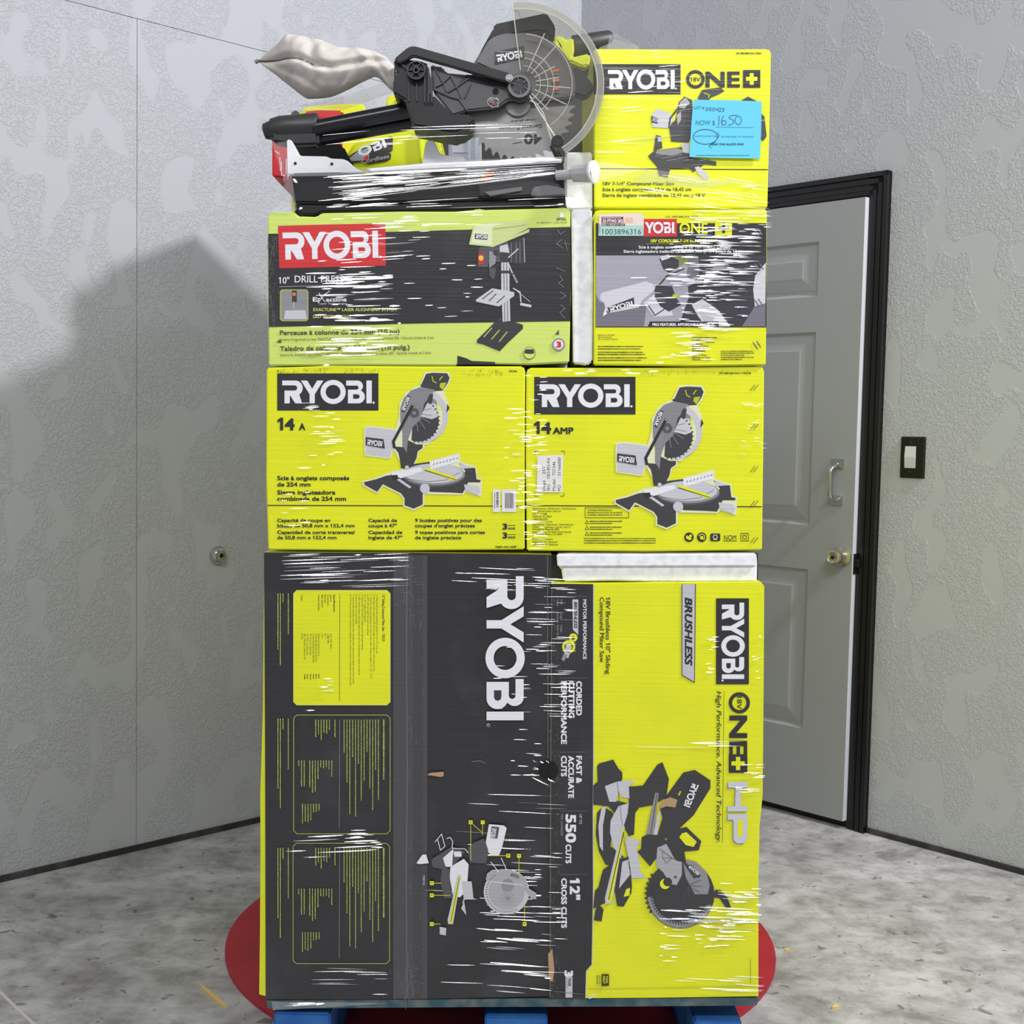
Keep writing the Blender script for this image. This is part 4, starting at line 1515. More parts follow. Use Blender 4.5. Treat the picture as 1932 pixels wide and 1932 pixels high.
# --- white foam between the two upper cartons
f = Part()
f.prism([(1078, 396), (1117, 394), (1119, 520), (1118, 682), (1108, 690), (1098, 687), (1082, 686), (1080, 560)], Y0 + .012, Y0 + .30, FOAM, bev=.003)
f.prism([(1067, 287), (1118, 287), (1118, 393), (1078, 395.5), (1067, 391)], Y0 + .100, Y0 + .30, FOAM, bev=.003)
o = f.build('foam_post')
tag(o, 'tall white foam post standing between the drill press carton and the right cartons', 'foam')

# --- cordless saw carton with photograph
YE = Y0 + .002
e = Art(YE)
carton(e, [(1121, 400), (1128, 396), (1300, 396), (1447, 394), (1447, 520), (1445, 689), (1300, 691), (1120, 689)], 1.12, YEL, YEL)
e.rect(1124, 421, 1446, 617.5, BLK)
PH0 = printed('photo_grey', (170, 166, 178))
PH1 = printed('photo_dark', (58, 54, 64))
PH2 = printed('photo_pale', (214, 212, 218))
PH3 = printed('photo_mid', (120, 116, 128))
e.lay()
e.poly([(1124.5, 482), (1300, 482), (1300, 616), (1124.5, 616)], PH0)
e.poly([(1290, 482), (1445, 482), (1441, 500), (1425, 520), (1421, 545), (1424, 580), (1400, 616), (1280, 616), (1300, 560)], PH1)
e.poly([(1441, 500), (1445, 495), (1444, 575), (1424, 578), (1421, 545), (1425, 520)], PH2)
e.poly([(1424, 578), (1444, 572), (1444, 616), (1400, 616)], PH3)
e.rect(1214, 413, 1277, 446, RED)
e.lay()
e.poly([(1124.5, 556), (1132, 570), (1220, 575), (1215, 616), (1124.5, 616)], PH3)
e.poly([(1132, 557), (1136, 552), (1218, 531), (1230, 535), (1236, 543), (1232, 550), (1212, 566), (1205, 580), (1152, 590), (1143, 585), (1140, 572), (1133, 566)], PH2)
e.poly([(1137, 597), (1142, 581), (1145, 592)], WHT)
e.poly([(1244, 489), (1265, 483), (1318, 484), (1318, 520), (1300, 540), (1262, 513), (1250, 505)], printed('photo_olive', (134, 140, 80)))
e.poly([(1214, 572), (1235, 555), (1262, 570), (1270, 595), (1235, 598)], PH2)
e.poly([(1260, 470), (1260, 470.5), (1261, 470)], PH1)
e.poly([(1305, 575), (1325, 564), (1355, 585), (1378, 616), (1332, 616), (1318, 598)], PH2)
e.lay()
e.poly([(1244, 488), (1266, 484), (1281, 491), (1280, 505), (1262, 514), (1252, 508)], PH1)
e.poly([(1270, 510), (1290, 498), (1315, 505), (1310, 535), (1285, 545), (1265, 555)], PH0)
e.poly([(1300, 484), (1318, 490), (1320, 515), (1305, 530), (1295, 520)], PH3)
e.poly([(1235, 548), (1238, 538), (1268, 540), (1275, 560), (1285, 575), (1262, 588), (1246, 578), (1236, 562)], PH1)
e.line([(1242, 540), (1258, 521), (1290, 507)], 3, PH1)
e.line([(1224, 577), (1236, 595), (1258, 580)], 2, PH1)
e.poly([(1146, 580), (1196, 561), (1197, 574), (1149, 589)], PH1)
e.poly([(1270, 555), (1280, 554), (1278, 561), (1268, 560)], YELD)
e.poly([(1226, 606.5), (1356, 606.5), (1356, 617), (1222, 617)], BLK)
for k in range(5):
    e.line([(1322 + k * 5, 590 + k * 2), (1330 + k * 5, 606)], .9, PH0)
e.poly([(1246, 484), (1262, 480), (1264, 487), (1248, 492)], PH2)
e.lay()
e.brand(1151, 588, 9, 45, WHT, PH1, rot=-15, stop=False)
e.text('PRO FEATURES. AFFORDABLE PRICES.™', 1231, 615, 5.6, WHT, 116, bold=.035)
e.brand(1202, 440, 21, 70, WHT, RED, skip=1)
e.lay()
e.text('ONE', 1282, 441, 22, YEL, 53, bold=.02)
e.rect(1349, 415, 1381, 445, YEL)
e.lay()
e.text('18V', 1287, 434, 5, YEL, 10)
e.rect(1362.5, 420, 1368, 440, BLK)
e.rect(1355, 427.5, 1376, 433, BLK)
e.text('18V CORDLESS 7-1/4 In. MITER SAW', 1227.5, 457.5, 6.4, YEL, 126, bold=.03, shear=.15)
e.line([(1219, 460), (1330, 460)], .6, YELD)
e.text('Scie à onglets sans fil 18 V de 184 mm (7-1/4 po)', 1205, 469, 5.8, WHT, 172, bold=.02)
e.text('Sierra ingleteadora inalámbrica de 184 mm (7-1/4 pulg.) de 18 V', 1176.5, 477, 5.8, WHT, 222, bold=.02)
e.text('U.S. 1003-896-316 / P553', 1256, 410, 3, INK, 61, bold=.02)
for s, y, wd in (('Battery not included', 633, 31), ('Pile non fournie', 637, 25), ('No se incluye la batería', 641, 37)):
    e.text(s, 1128.5, y, 2.8, INK, wd)
for y, wd in ((653.5, 85), (658, 80), (664.5, 85), (668.5, 89), (675, 92), (679.5, 81)):
    e.greek(1128, y, wd, 1.5, INK)
for y, wd in ((637, 46), (641, 15), (645, 43), (649, 20), (653, 31), (657.5, 26), (662, 24)):
    e.greek(1306, y, wd, 1.5, INK)
for s, y, wd in (('Made in China', 671, 27), ('Fabriqué en Chine', 675.5, 34), ('Fabricado en China', 679.5, 36)):
    e.text(s, 1306, y, 3, INK, wd, bold=.02)
for y, wd in ((662.5, 60), (666, 62), (670, 44), (674, 62), (678, 40)):
    e.greek(1360, y, wd, 1.4, INK)
ST = mat('staple_steel', (170, 168, 172), 0.3, metal=1.0)
for x, y, q in ((1424, 440, 1), (1426, 505, 1), (1424, 572, 1), (1421, 652, 1)):
    e.line([(x, y - 6), (x + 8, y + 6)], 2.0, ST)
    e.line([(x + 7, y - 8), (x + 14, y + 3)], 2.0, ST)
boxE = e.build('carton', loc=P(1283, 690, YE))
tag(boxE, 'yellow and black cordless saw carton with a grey photograph and a stock sticker', 'carton')
lab = Art(YE - .0012)
PINK = mat('pale_pink_paper', (240, 218, 208), 0.6, coat=.3)
MINT = mat('pale_green_paper', (176, 214, 204), 0.6, coat=.3)
MAR = mat('maroon_label_ink', (110, 50, 66), 0.6, coat=.3)
lab.poly([(1130, 404), (1210, 402), (1215, 409), (1214, 445), (1129, 445)], PINK)
lab.lay()
lab.rect(1129.5, 425, 1214, 445, MINT)
lab.rect(1135, 409, 1176, 421, MAR)
lab.rect(1179, 411, 1194, 421, mat('peach_paper', (232, 188, 162), .6))
lab.lay()
lab.text('25 PTW3 202', 1137, 420, 6.6, WHT, 38, bold=.03)
lab.greek(1137, 411, 34, 1.6, PINK)
x = 1135
while x < 1180:
    wd = random.choice((.7, 1.1, 1.8))
    lab.rect(x, 421.5, x + wd, 426.5, INK)
    x += wd + random.choice((.8, 1.2))
lab.text('1003896316', 1135, 442, 10.5, mat('label_teal_ink', (66, 96, 100), .6), 75, bold=.0)
lab.greek(1131.5, 440, 18, .9, INK, -90)
o = lab.build('stock_sticker', None, loc=boxE.location)
o.parent = boxE
o.location = (0, 0, 0)

# --- top right carton
YT = Y0 + .092
t = Art(YT)
carton(t, [(1118, 96), (1124, 92), (1300, 93), (1449, 92), (1455, 97), (1452, 240), (1448, 392), (1300, 392), (1121, 392), (1120, 240)], .40, YEL, YEL)
t.line([(1122, 318), (1449, 320)], 1.6, INK)
t.rect(1120, 121, 1284, 178, BLK)
t.lay()
t.brand(1147, 168, 36, 126, WHT, BLK)
t.ring(1312, 149.5, 17.5, 11.5, BLK)
t.text('18V', 1302.5, 154, 9, INK, 19)
t.text('NE', 1331, 165, 32, BLK, 65, bold=.03)
t.rect(1402, 132, 1434.5, 165.5, BLK)
t.lay()
t.rect(1414.5, 138, 1422, 160, YEL)
t.rect(1407.5, 145, 1429, 152.5, YEL)
t.text('US 1003-896-316 // P553', 1389, 102, 3.4, INK, 47, bold=.03)
for s, y, wd in (('18V 7-1/4" Compound Miter Saw', 349.5, 136), ('Scie à onglets composés 18 V de 18,42 cm', 360.5, 168), ('Sierra de inglete combinada de 18,42 cm y 18 V', 371.5, 194)):
    t.text(s, 1136.5, y, 6.8, LK, wd, bold=.025)
ox, oy, sc_ = 1080, 60, 400 / 1932
PD = printed('print_saw_charcoal', (70, 69, 72))
t.poly(T([(1140, 610), (1180, 530), (1240, 520), (1350, 505), (1385, 540), (1330, 570), (1260, 600), (1230, 640)]), PD)
t.poly(T([(970, 640), (1020, 590), (1090, 620), (1100, 900), (1060, 1010), (900, 1000), (880, 860), (940, 800)]), PD)
t.poly(T([(720, 760), (770, 700), (890, 740), (920, 800), (880, 880), (730, 870)]), GR1)
t.poly(T([(690, 1130), (750, 1080), (1000, 1050), (1080, 1110), (1090, 1150), (1310, 1180), (1310, 1220), (1200, 1210), (1100, 1280), (1060, 1240), (890, 1250), (870, 1330), (790, 1310), (770, 1230), (700, 1150)]), PD)
t.poly(T([(1540, 625), (1600, 590), (1680, 632), (1700, 700), (1560, 700)]), PD)
t.poly(T([(1720, 745), (1750, 770), (1770, 950), (1740, 995), (1715, 980)]), PD)
t.poly(T([(760, 940), (810, 950), (820, 1060), (740, 1080)]), PD)
t.lay()
t.poly(T([(980, 640), (1030, 600), (1070, 640), (1020, 700), (970, 690)]), A1)
t.poly(T([(720, 765), (785, 790), (775, 838), (720, 825)]), PD)
t.poly(T([(770, 1080), (950, 1060), (1040, 1090), (900, 1130), (760, 1110)]), GR2)
t.poly(T([(1115, 1235), (1150, 1225), (1230, 1290), (1240, 1340), (1200, 1345), (1140, 1290)]), GR1)
t.poly(T([(990, 1010), (1060, 1020), (1080, 1110), (1010, 1100)]), GR1)
t.poly(T([(780, 960), (810, 960), (815, 1000), (775, 1000)]), GR1)
t.line(T([(880, 870), (890, 790), (960, 700)]), 3.4, PD)
t.poly(T([(950, 760), (990, 720), (990, 800), (960, 850)]), A1)
t.line(T([(1200, 560), (1250, 575), (1240, 600)]), 2, YELD)
t.poly(T([(1720, 800), (1750, 800), (1752, 815), (1720, 812)]), GR2)
t.lay()
for i in range(10):
    x = 760 + i * 50
    t.line(T([(x, 1130 + (i % 3) * 22), (x + 90, 1118 + (i % 3) * 22)]), 1.0, GR2)
t.brand(ox + 726 * sc_, oy + 812 * sc_, 7, 11, GR1, PD, rot=14, stop=False)
boxT = t.build('carton', loc=P(1285, 392, YT))
tag(boxT, 'tall yellow carton topmost on the right of the stack with the blue price note', 'carton')

# --- blue price note
n_ = Art(YT - .006)
BL = [(1308, 188), (1372, 189), (1437, 191.5), (1436, 250), (1433.5, 299), (1365, 298), (1301, 296), (1304, 240)]
n_.prism(BL, YT - .006, YT - .0045, BLUEP)
NI = mat('note_print_ink', (54, 116, 150), 0.5, coat=.5)
n_.text('LOT #', 1309, 206, 6, NI, 20)
n_.text('NOW $', 1313, 236, 9.5, NI, 36, bold=-.005)
n_.line([(1350, 239.5), (1421, 240.5)], .7, NI)
n_.text('ALWAYS Customer Today', 1311, 258, 3, NI, 42)
n_.text('Not Sold Ready - For Guarantees', 1361, 259, 3, NI, 61)
n_.text('LEAD THE ALLEYS ONE', 1341, 274, 4, PENK, 62, bold=.03)
n_.greek(1314, 293, 100, 1.2, NI)


def scrib(pts, wd=1.0):
    n_.line(pts, wd, PENK)


for i, ch in enumerate(('0', '5', '0', '4', '2', '5')):
    x, y = 1332 + i * 6.2, 203 + i * .2
    sh = {'0': arc(x + 2, y + 3, 2, 0, 360, 10, 3), '5': [(x + 4, y), (x + 1, y), (x + .5, y + 2.6), (x + 3.4, y + 3), (x + 3.2, y + 5.4), (x, y + 6)], '4': [(x, y), (x + .6, y + 3.4), (x + 4, y + 3), (x + 4.4, y - .6), (x + 3.4, y + 6.4)], '2': [(x, y + 1), (x + 2.4, y - .4), (x + 3.6, y + 1.6), (x, y + 6.4), (x + 4.4, y + 6)]}[ch]
    scrib(sh, .9)
scrib([(1357, 218), (1356, 237)], 1.0)
scrib([(1365, 218), (1361.5, 228), (1362, 235)] + arc(1366, 231.5, 4.2, 140, -200, 12, 4.2), 1.0)
scrib([(1391, 217), (1379, 218), (1375, 222), (1384, 227), (1384, 232), (1380, 235), (1374, 236)], 1.0)
scrib(arc(1393, 227, 6, 0, 360, 18, 8), 1.0)
scrib(arc(1331, 258, 23, -20, 340, 30, 14), 1.1)
scrib([(1354, 249), (1357, 256), (1349, 268), (1338, 275), (1342, 280)], .9)
note = n_.build('price_note')
tag(note, 'blue paper price note handwritten 1650 stuck on the top right yellow carton', 'note')

# ------------------------------------------------------------------ the loose miter saw on top
YS = Y0 + .02
saw = thing('miter_saw', P(810, 396, YS + .12), 'dark grey miter saw with clear round blade guard and cream dust bag', 'miter saw')
ox, oy, sc_ = 0, 0, 1


def tubepx(mb, pts, r, m, seg=16):
    """pts: (px, py, Y); r in photo pixels"""
    rr = r if isinstance(r, (list, tuple)) else [r] * len(pts)
    mb.tube([P(*q) for q in pts], [a * pts[i][2] / FPX for i, a in enumerate(rr)], m, seg)


# base
p = Part()
p.prism([(550, 326), (640, 324), (690, 330), (800, 322), (900, 314), (1063, 300), (1065, 372), (800, 380), (700, 384), (553, 383)], YS, YS + .26, BLKP, bev=.004)
p.prism([(560, 383), (700, 384), (1065, 371), (1066, 389), (860, 397), (606, 400), (598, 405), (572, 405), (561, 398)], YS + .008, YS + .26, BLKP, bev=.003)
p.prism([(900, 345), (1000, 338), (1058, 344), (1058, 366), (960, 372), (905, 372)], YS - .006, YS + .01, DGRP, bev=.003)
p.prism([(1006, 353), (1030, 348), (1052, 352), (1066, 356), (1066, 368), (1010, 372), (1000, 368)], YS - .010, YS + .0, GRYP, bev=.002)
p.prism([(912, 362), (985, 352), (985, 360), (925, 370)], YS - .010, YS, GRYP, bev=.001)
base = p.under('base', saw, bevel=None or 0)
p = Part()
tubepx(p, [(1008, 365, YS - .010), (1008, 365, YS - .014)], 4, STEEL, 12)
p.under('bolt', base, 'bare metal bolt')
# rotating table edge and raised kerf plate
p = Part()
p.prism([(690, 318), (800, 308), (1040, 297), (1062, 300), (1062, 306), (900, 316), (700, 326)], YS - .004, YS + .24, ALU, bev=.003)
p.under('turning_table', saw, 'pale aluminium turning table')
# fences
p = Part()
p.prism([(541, 264), (548, 263), (552, 268), (566, 294), (616, 295), (624, 299), (648, 300), (657, 304), (672, 318), (690, 326), (545, 329), (542, 340)], YS + .03, YS + .05, ALU, bev=.0015)
fence = p.under('fence', saw, 'white aluminium fence at the left end')
for x, y in ((557, 308), (626, 309)):
    p = Part()
    p.disc_y(x, y, YS + .0285, YS + .031, 2.6, DARKM, 14)
    p.under('hole', fence, 'dark screw hole')
p = Part()
p.prism([(795, 318), (798, 300), (802, 272), (806, 265), (816, 264), (822, 270), (828, 287), (834, 292), (872, 295), (878, 299), (876, 304), (850, 306), (846, 318)], YS + .06, YS + .08, ALU, bev=.0015)
p.under('fence', saw, 'white aluminium fence behind the table')
# slide rails
p = Part()
tubepx(p, [(590, 243, YS + .05), (800, 202, YS + .05)], 15, TUBE, 24)
p.under('slide_rail', saw, smooth=40)
p = Part()
tubepx(p, [(600, 262, YS + .075), (820, 224, YS + .075)], 13, TUBE, 24)
p.under('slide_rail', saw, smooth=40)
p = Part()
tubepx(p, [(497, 248.5, YS + .06), (499, 248, YS + .06), (510, 246, YS + .06), (511, 246, YS + .06), (513, 246, YS + .06), (530, 243.5, YS + .06), (598, 239, YS + .06), (600, 239, YS + .06)], [9, 14, 17, 17.5, 21, 24, 25, 23], DGRP, 28)
p.prism([(508, 245), (600, 240), (602, 274), (560, 276), (512, 268)], YS + .04, YS + .075, DGRP, bev=.006)
p.under('rail_end_housing', saw, smooth=45)
# bearing block and pivot casting
p = Part()
p.prism([(742, 112), (748, 109), (778, 113), (800, 116), (808, 122), (810, 180), (818, 178), (852, 216), (880, 214), (898, 225), (880, 242), (858, 250), (835, 248), (800, 240), (778, 236), (768, 205), (764, 188), (741, 175), (742, 150), (749, 136), (744, 125)], YS - .012, YS + .10, BLKP, bev=.004)
blk = p.under('pivot_block', saw)
p = Part()
p.disc_y(785, 132, YS - .022, YS - .010, 17, BLKP, 36, .002)
p.disc_y(785, 132, YS - .027, YS - .021, 17, DGRP, 36, r_in=14.5)
p.disc_y(785, 132, YS - .029, YS - .021, 6, DGRP, 24, r_in=3.4)
for q in range(0, 360, 60):
    c_, s_ = math.cos(math.radians(q)), math.sin(math.radians(q))
    p.prism([(785 + 6 * c_ - .8 * s_, 132 + 6 * s_ + .8 * c_), (785 + 15 * c_ - .8 * s_, 132 + 15 * s_ + .8 * c_), (785 + 15 * c_ + .8 * s_, 132 + 15 * s_ - .8 * c_), (785 + 6 * c_ + .8 * s_, 132 + 6 * s_ - .8 * c_)], YS - .026, YS - .021, DGRP)
p.under('pivot_cap', blk, smooth=35)
p = Part()
for x in (770, 785):
    p.prism([(x, 155), (x + 2.4, 155), (x + 2.4, 192), (x, 190)], YS - .016, YS - .011, DGRP)
for x in (800, 807, 813):
    p.prism([(x, 122 + (x - 800) * .8), (x + 3, 124 + (x - 800) * .8), (x + 3, 196), (x, 190)], YS - .019, YS - .011, DGRP)
p.prism([(744, 112), (749, 111), (772, 130), (770, 134)], YS - .016, YS - .011, DGRP)
p.under('rib', blk)
# motor below the arm
p = Part()
p.prism([(822, 226), (840, 214), (888, 210), (896, 222), (880, 240), (866, 250), (845, 250), (832, 244)], YS + .02, YS + .14, BLKP, bev=.008)
p.under('motor_housing', saw)
# arm plate
p = Part()
p.prism([(812, 120), (818, 124), (836, 126), (841, 137), (884, 141), (900, 138), (956, 150), (985, 150), (1000, 175), (985, 192), (965, 186), (955, 190), (947, 197), (939, 202), (882, 209), (854, 218), (822, 178), (816, 170)], YS - .004, YS + .012, ARMP, bev=.003)
arm = p.under('arm', saw)
p = Part()
for q in ([(820, 127), (838, 160), (842, 172)], [(850, 142), (864, 168), (870, 184)], [(822, 163), (834, 157), (850, 142)], [(845, 173), (862, 163), (886, 146)], [(818, 168), (850, 182), (866, 186), (882, 209)], [(888, 157), (876, 184)]):
    for (x0, y0), (x1, y1) in zip(q, q[1:]):
        l_ = math.hypot(x1 - x0, y1 - y0)
        nx, ny = -(y1 - y0) / l_ * .9, (x1 - x0) / l_ * .9
        p.prism([(x0 + nx, y0 + ny), (x1 + nx, y1 + ny), (x1 - nx, y1 - ny), (x0 - nx, y0 - ny)], YS - .0085, YS - .003, ARMP)
p.under('rib', arm)
p = Part()
p.prism([(880, 140), (955, 155), (956, 164), (920, 160), (880, 150), (872, 156), (862, 162)], YS - .007, YS - .0035, BLKP, bev=.001)
p.under('cover_strip', arm, 'black cover strip under the linkage')
p = Part()
p.disc_y(935, 172, YS - .0055, YS - .003, 5.8, DARKM, 20)
p.under('hole', arm, 'dark hole')
st = Art(YS - .0046)
st.disc(928, 192, 8.4, printed('sticker_white', (222, 220, 218)))
st.poly([(921, 196), (928, 203), (940, 201), (941, 188), (936, 184), (930, 190)], printed('sticker_white', (222, 220, 218)))
st.lay()
st.disc(928, 192, 7.4, printed('sticker_dark', (42, 40, 40)))
st.poly([(923, 196), (929, 202), (939, 200), (940, 189), (935, 186)], printed('sticker_dark', (42, 40, 40)))
st.lay()
for i in range(3):
    st.line([(923, 186 + i * 3), (931, 187.5 + i * 3)], 1.0, GR1)
st.line([(929, 199), (932, 190)], 1.4, RED)
st.ring(935, 194, 3.4, 2.2, GR2)
st.under('round_sticker', arm, 'dark sticker with a pale outline')
# linkage bar
p = Part()
lk_ = [(744, 110), (768, 90), (776, 86.5), (786, 87.5), (850, 106), (960, 137), (967, 142), (968, 150), (962, 156), (952, 154), (850, 125), (784, 106), (777, 106), (766, 114), (752, 120)]
p.prism(lk_, YS - .024, YS - .010, BLKP, bev=.002)
link = p.under('linkage_bar', saw)
p = Part()
p.disc_y(961, 147, YS - .028, YS - .023, 7, STEEL, 24, r_in=4.4)
p.disc_y(961, 147, YS - .031, YS - .023, 4.4, STEEL, 20, .001)
p.under('bolt', link, 'bright bolt', smooth=35)
# blade
BX, BY, BR = 979, 199, 107
p = Part()
pts = []
NT = 40
for i in range(NT):
    q0 = 2 * math.pi * i / NT
    st_ = 2 * math.pi / NT
    pts += [(BX + math.cos(q0) * BR, BY + math.sin(q0) * BR), (BX + math.cos(q0 + st_ * .18) * (BR - 2), BY + math.sin(q0 + st_ * .18) * (BR - 2)),
            (BX + math.cos(q0 + st_ * .55) * (BR - 9), BY + math.sin(q0 + st_ * .55) * (BR - 9)), (BX + math.cos(q0 + st_ * .85) * (BR - 11), BY + math.sin(q0 + st_ * .85) * (BR - 11)), (BX + math.cos(q0 + st_ * .95) * (BR - 8), BY + math.sin(q0 + st_ * .95) * (BR - 8))]
p.prism(pts, YS + .026, YS + .0285, BLADE)
blade = p.under('blade', saw)
bt = Art(YS + .0258)
BI = mat('blade_print', (52, 51, 52), 0.5, metal=.3)
bt.text('40', 1022, 253, 20, BI, 33, rot=180, bold=.03)
bt.text('General Purpose', 1023, 234, 7.5, BI, 82, rot=176, bold=.01)
bt.text('Usage général', 1010, 224, 4, BI, 46, rot=176)
bt.line([(968, 271), (984, 268)], 1.2, BI)
bt.under('blade_print', blade, 'dark lettering on the blade')
# upper blade housing
p = Part()
hs_ = [(896, 118), (908, 98), (921, 76), (935, 66), (955, 62)] + arc(985, 163, 101, -95, 12, 20) + [(1060, 186), (1000, 191), (985, 184), (972, 150), (960, 146), (945, 140)]
p.prism(hs_, YS + .008, YS + .022, GRYP, bev=.003)
p.prism(arc(985, 163, 101, 180 + 20, 360 + 8, 22) + arc(985, 163, 94, 360 + 8, 180 + 20, 22), YS + .012, YS + .06, GRYP)
hs_o = p.under('blade_housing', saw)
p = Part()
p.prism([(896, 117), (905, 100), (928, 58), (936, 50), (940, 66), (922, 76), (908, 99), (900, 116)], YS + .02, YS + .05, BLKP, bev=.003)
p.under('back_edge', hs_o, 'black back edge')
p = Part()
p.prism([(1075, 128), (1092, 126), (1120, 160), (1122, 168), (1106, 183), (1085, 178), (1078, 150)], YS + .012, YS + .045, DGRP, bev=.003)
p.under('dust_chute', hs_o, 'black chute edge')
p = Part()
p.prism([(930, 50), (933, 45), (1030, 24), (1034, 28), (1048, 50), (1047, 66), (1036, 72), (1030, 60), (1012, 58), (960, 66), (938, 68)], YS + .035, YS + .085, BLKP, bev=.006)
p.under('handle', saw, 'black carrying handle')
lb = Art(YS + .0075)
LD = printed('logo_plate_black', (34, 33, 34))
lb.poly([(933, 98), (989, 86), (990, 110), (934, 122)], LD)
lb.lay()
lb.brand(938.5, 117, 13.5, 48, WHT, LD, rot=-11, stop=False)
lb.under('maker_plate', hs_o, 'black name plate')
lb = Art(YS + .0075)
for y in (130, 148, 164):
    lb.poly([(1042, y + 2), (1055, y), (1055, y + 4.5), (1042, y + 6.5)], ORG)
    lb.poly([(1042, y + 8), (1056, y + 6), (1056, y + 12), (1042, y + 14)], GR3)
lb.under('warning_label', hs_o, 'orange and dark warning strips')
# arbor
p = Part()
p.disc_y(977, 194, YS + .019, YS + .026, 24, STEEL, 40, .001)
p.under('arbor_washer', blade, 'bright arbor washer', smooth=30)
# clear lower guard
GX, GY, RO, RI = 985, 158, 155, 141
ga0, ga1 = -97, 58


def sector(mb, r0, r1, a0, a1, Y0_, Y1_, m, n=40):
    mb.prism(arc(GX, GY, r1, a0, a1, n) + arc(GX, GY, r0, a1, a0, n), Y0_, Y1_, m)


p = Part()
sector(p, 24, RO - 1, ga0, ga1, YS - .006, YS - .0045, ACRYL)
guard = p.under('blade_guard', saw, 'clear plastic lower blade guard')
p = Part()
vs, fs = [], []
n_seg = 48
for i in range(n_seg + 1):
    q = math.radians(ga0 + (ga1 - ga0) * i / n_seg)
    for rr, yy in ((RO, YS - .006), (RO, YS + .064), (RO - 2, YS + .064), (RO - 2, YS - .006)):
        vs.append(P(GX + rr * math.cos(q), GY + rr * math.sin(q), yy))
for i in range(n_seg):
    for k in range(4):
        a_, b_ = i * 4 + k, i * 4 + (k + 1) % 4
        fs.append((a_, b_, b_ + 4, a_ + 4))
p.add(vs, fs, ACRYLE)
sector(p, RI, RO, ga0, ga1, YS - .0075, YS - .0065, ACRYLM)
sector(p, RI, RI + 2.2, ga0, ga1, YS - .0095, YS - .0076, ACRYLE)
for i in range(34):
    q = -50 + i * 3.1
    c_, s_ = math.cos(math.radians(q)), math.sin(math.radians(q))
    p.tube([P(GX + RO * c_, GY + RO * s_, YS + .006), P(GX + RO * c_, GY + RO * s_, YS + .040)], .0011, ACRYLE, 6)
p.under('guard_rim', guard, 'ribbed rim of the guard')
p = Part()
sector(p, 60, RO - 2, ga0, ga1, YS + .062, YS + .0635, ACRYL)
p.under('guard_back', guard)
p = Part()
for r_ in (94, 60, 48, 34):
    sector(p, r_, r_ + 1.3, -85, 55 if r_ > 50 else 60, YS - .0085, YS - .005, ACRYLE, 28)
for q, r1 in ((-97, 154), (-66, 104), (-48, 104), (-28, 70), (-10, 70), (5, 92), (25, 92), (45, 70), (58, 130)):
    c_, s_ = math.cos(math.radians(q)), math.sin(math.radians(q))
    p.tube([P(GX + 26 * c_, GY + 26 * s_, YS - .007), P(GX + r1 * c_, GY + r1 * s_, YS - .007)], .0011, ACRYLE, 8)
p.tube([P(*q, YS - .007) for q in ((1000, 190), (1012, 195), (1024, 212), (1040, 262), (1044, 275))], .0016, ACRYLE, 8)
p.tube([P(*q, YS + .060) for q in ((972, 20), (980, 24), (988, 60))], .0012, ACRYLE, 8)
p.under('guard_rib', guard, 'pale ribs moulded in the guard')
p = Part()
p.disc_y(980, 162, YS - .016, YS - .004, 23, DGRP, 40, .002)
p.disc_y(980, 162, YS - .019, YS - .015, 21, GRYP, 40, r_in=16)
for q in range(20, 380, 60):
    c_, s_ = math.cos(math.radians(q)), math.sin(math.radians(q))
    p.prism([(980 + 9 * c_ - .7 * s_, 162 + 9 * s_ + .7 * c_), (980 + 17 * c_ - .7 * s_, 162 + 17 * s_ + .7 * c_), (980 + 17 * c_ + .7 * s_, 162 + 17 * s_ - .7 * c_), (980 + 9 * c_ + .7 * s_, 162 + 9 * s_ - .7 * c_)], YS - .0185, YS - .015, GRYP)
hub = p.under('guard_hub', guard, smooth=30)
p = Part()
p.disc_y(979, 161, YS - .021, YS - .015, 9, STEEL, 28, r_in=6)
p.disc_y(978, 161, YS - .026, YS - .015, 6, CHROME, 24, .0025)
p.under('hub_bolt', hub, 'bright bolt in the hub', smooth=50)
p = Part()
p.disc_y(1052, 266, YS - .014, YS + .02, 11.5, BLKP, 28, .002)
rol = p.under('guard_roller', guard, 'black roller at the lower tip', smooth=30)
# miter lock knob
p = Part()
tubepx(p, [(1050, 331, YS - .01), (1080, 329, YS - .02)], 9, GRYK, 24)
tubepx(p, [(1079, 329, YS - .02), (1081, 328.6, YS - .02), (1112, 326, YS - .03), (1119, 325, YS - .032)], [9, 15, 18, 20], GRYK, 10)
kb_ = p.under('lock_knob', saw, 'pale grey lock knob', smooth=30)
p = Part()
c0 = P(1119, 325, YS - .032)
ax = Vector((.80, -.60, .02)).normalized()
r_ = 21 * YS / FPX
p.tube([c0 - ax * .001, c0 + ax * .004, c0 + ax * .0065], [r_, r_, r_ * .8], printed('knob_cap_white', (232, 228, 222)), 32)
p.under('knob_cap', kb_, 'off white end cap', smooth=40)
# warning label on the base
wl_ = Art(YS - .0006)
wl_.poly([(908, 330), (932, 326), (932, 331), (908, 335)], ORG)
wl_.poly([(908, 337), (928, 334), (928, 339), (908, 342)], ORG)
wl_.lay()
for i in range(2):
    wl_.greek(934, 329 + i * 8, 34, 2, GR2, -9)
    wl_.greek(880, 336 + i * 8, 24, 2, GR2, -9)
wl_.under('warning_label', base, 'small label with orange strips')
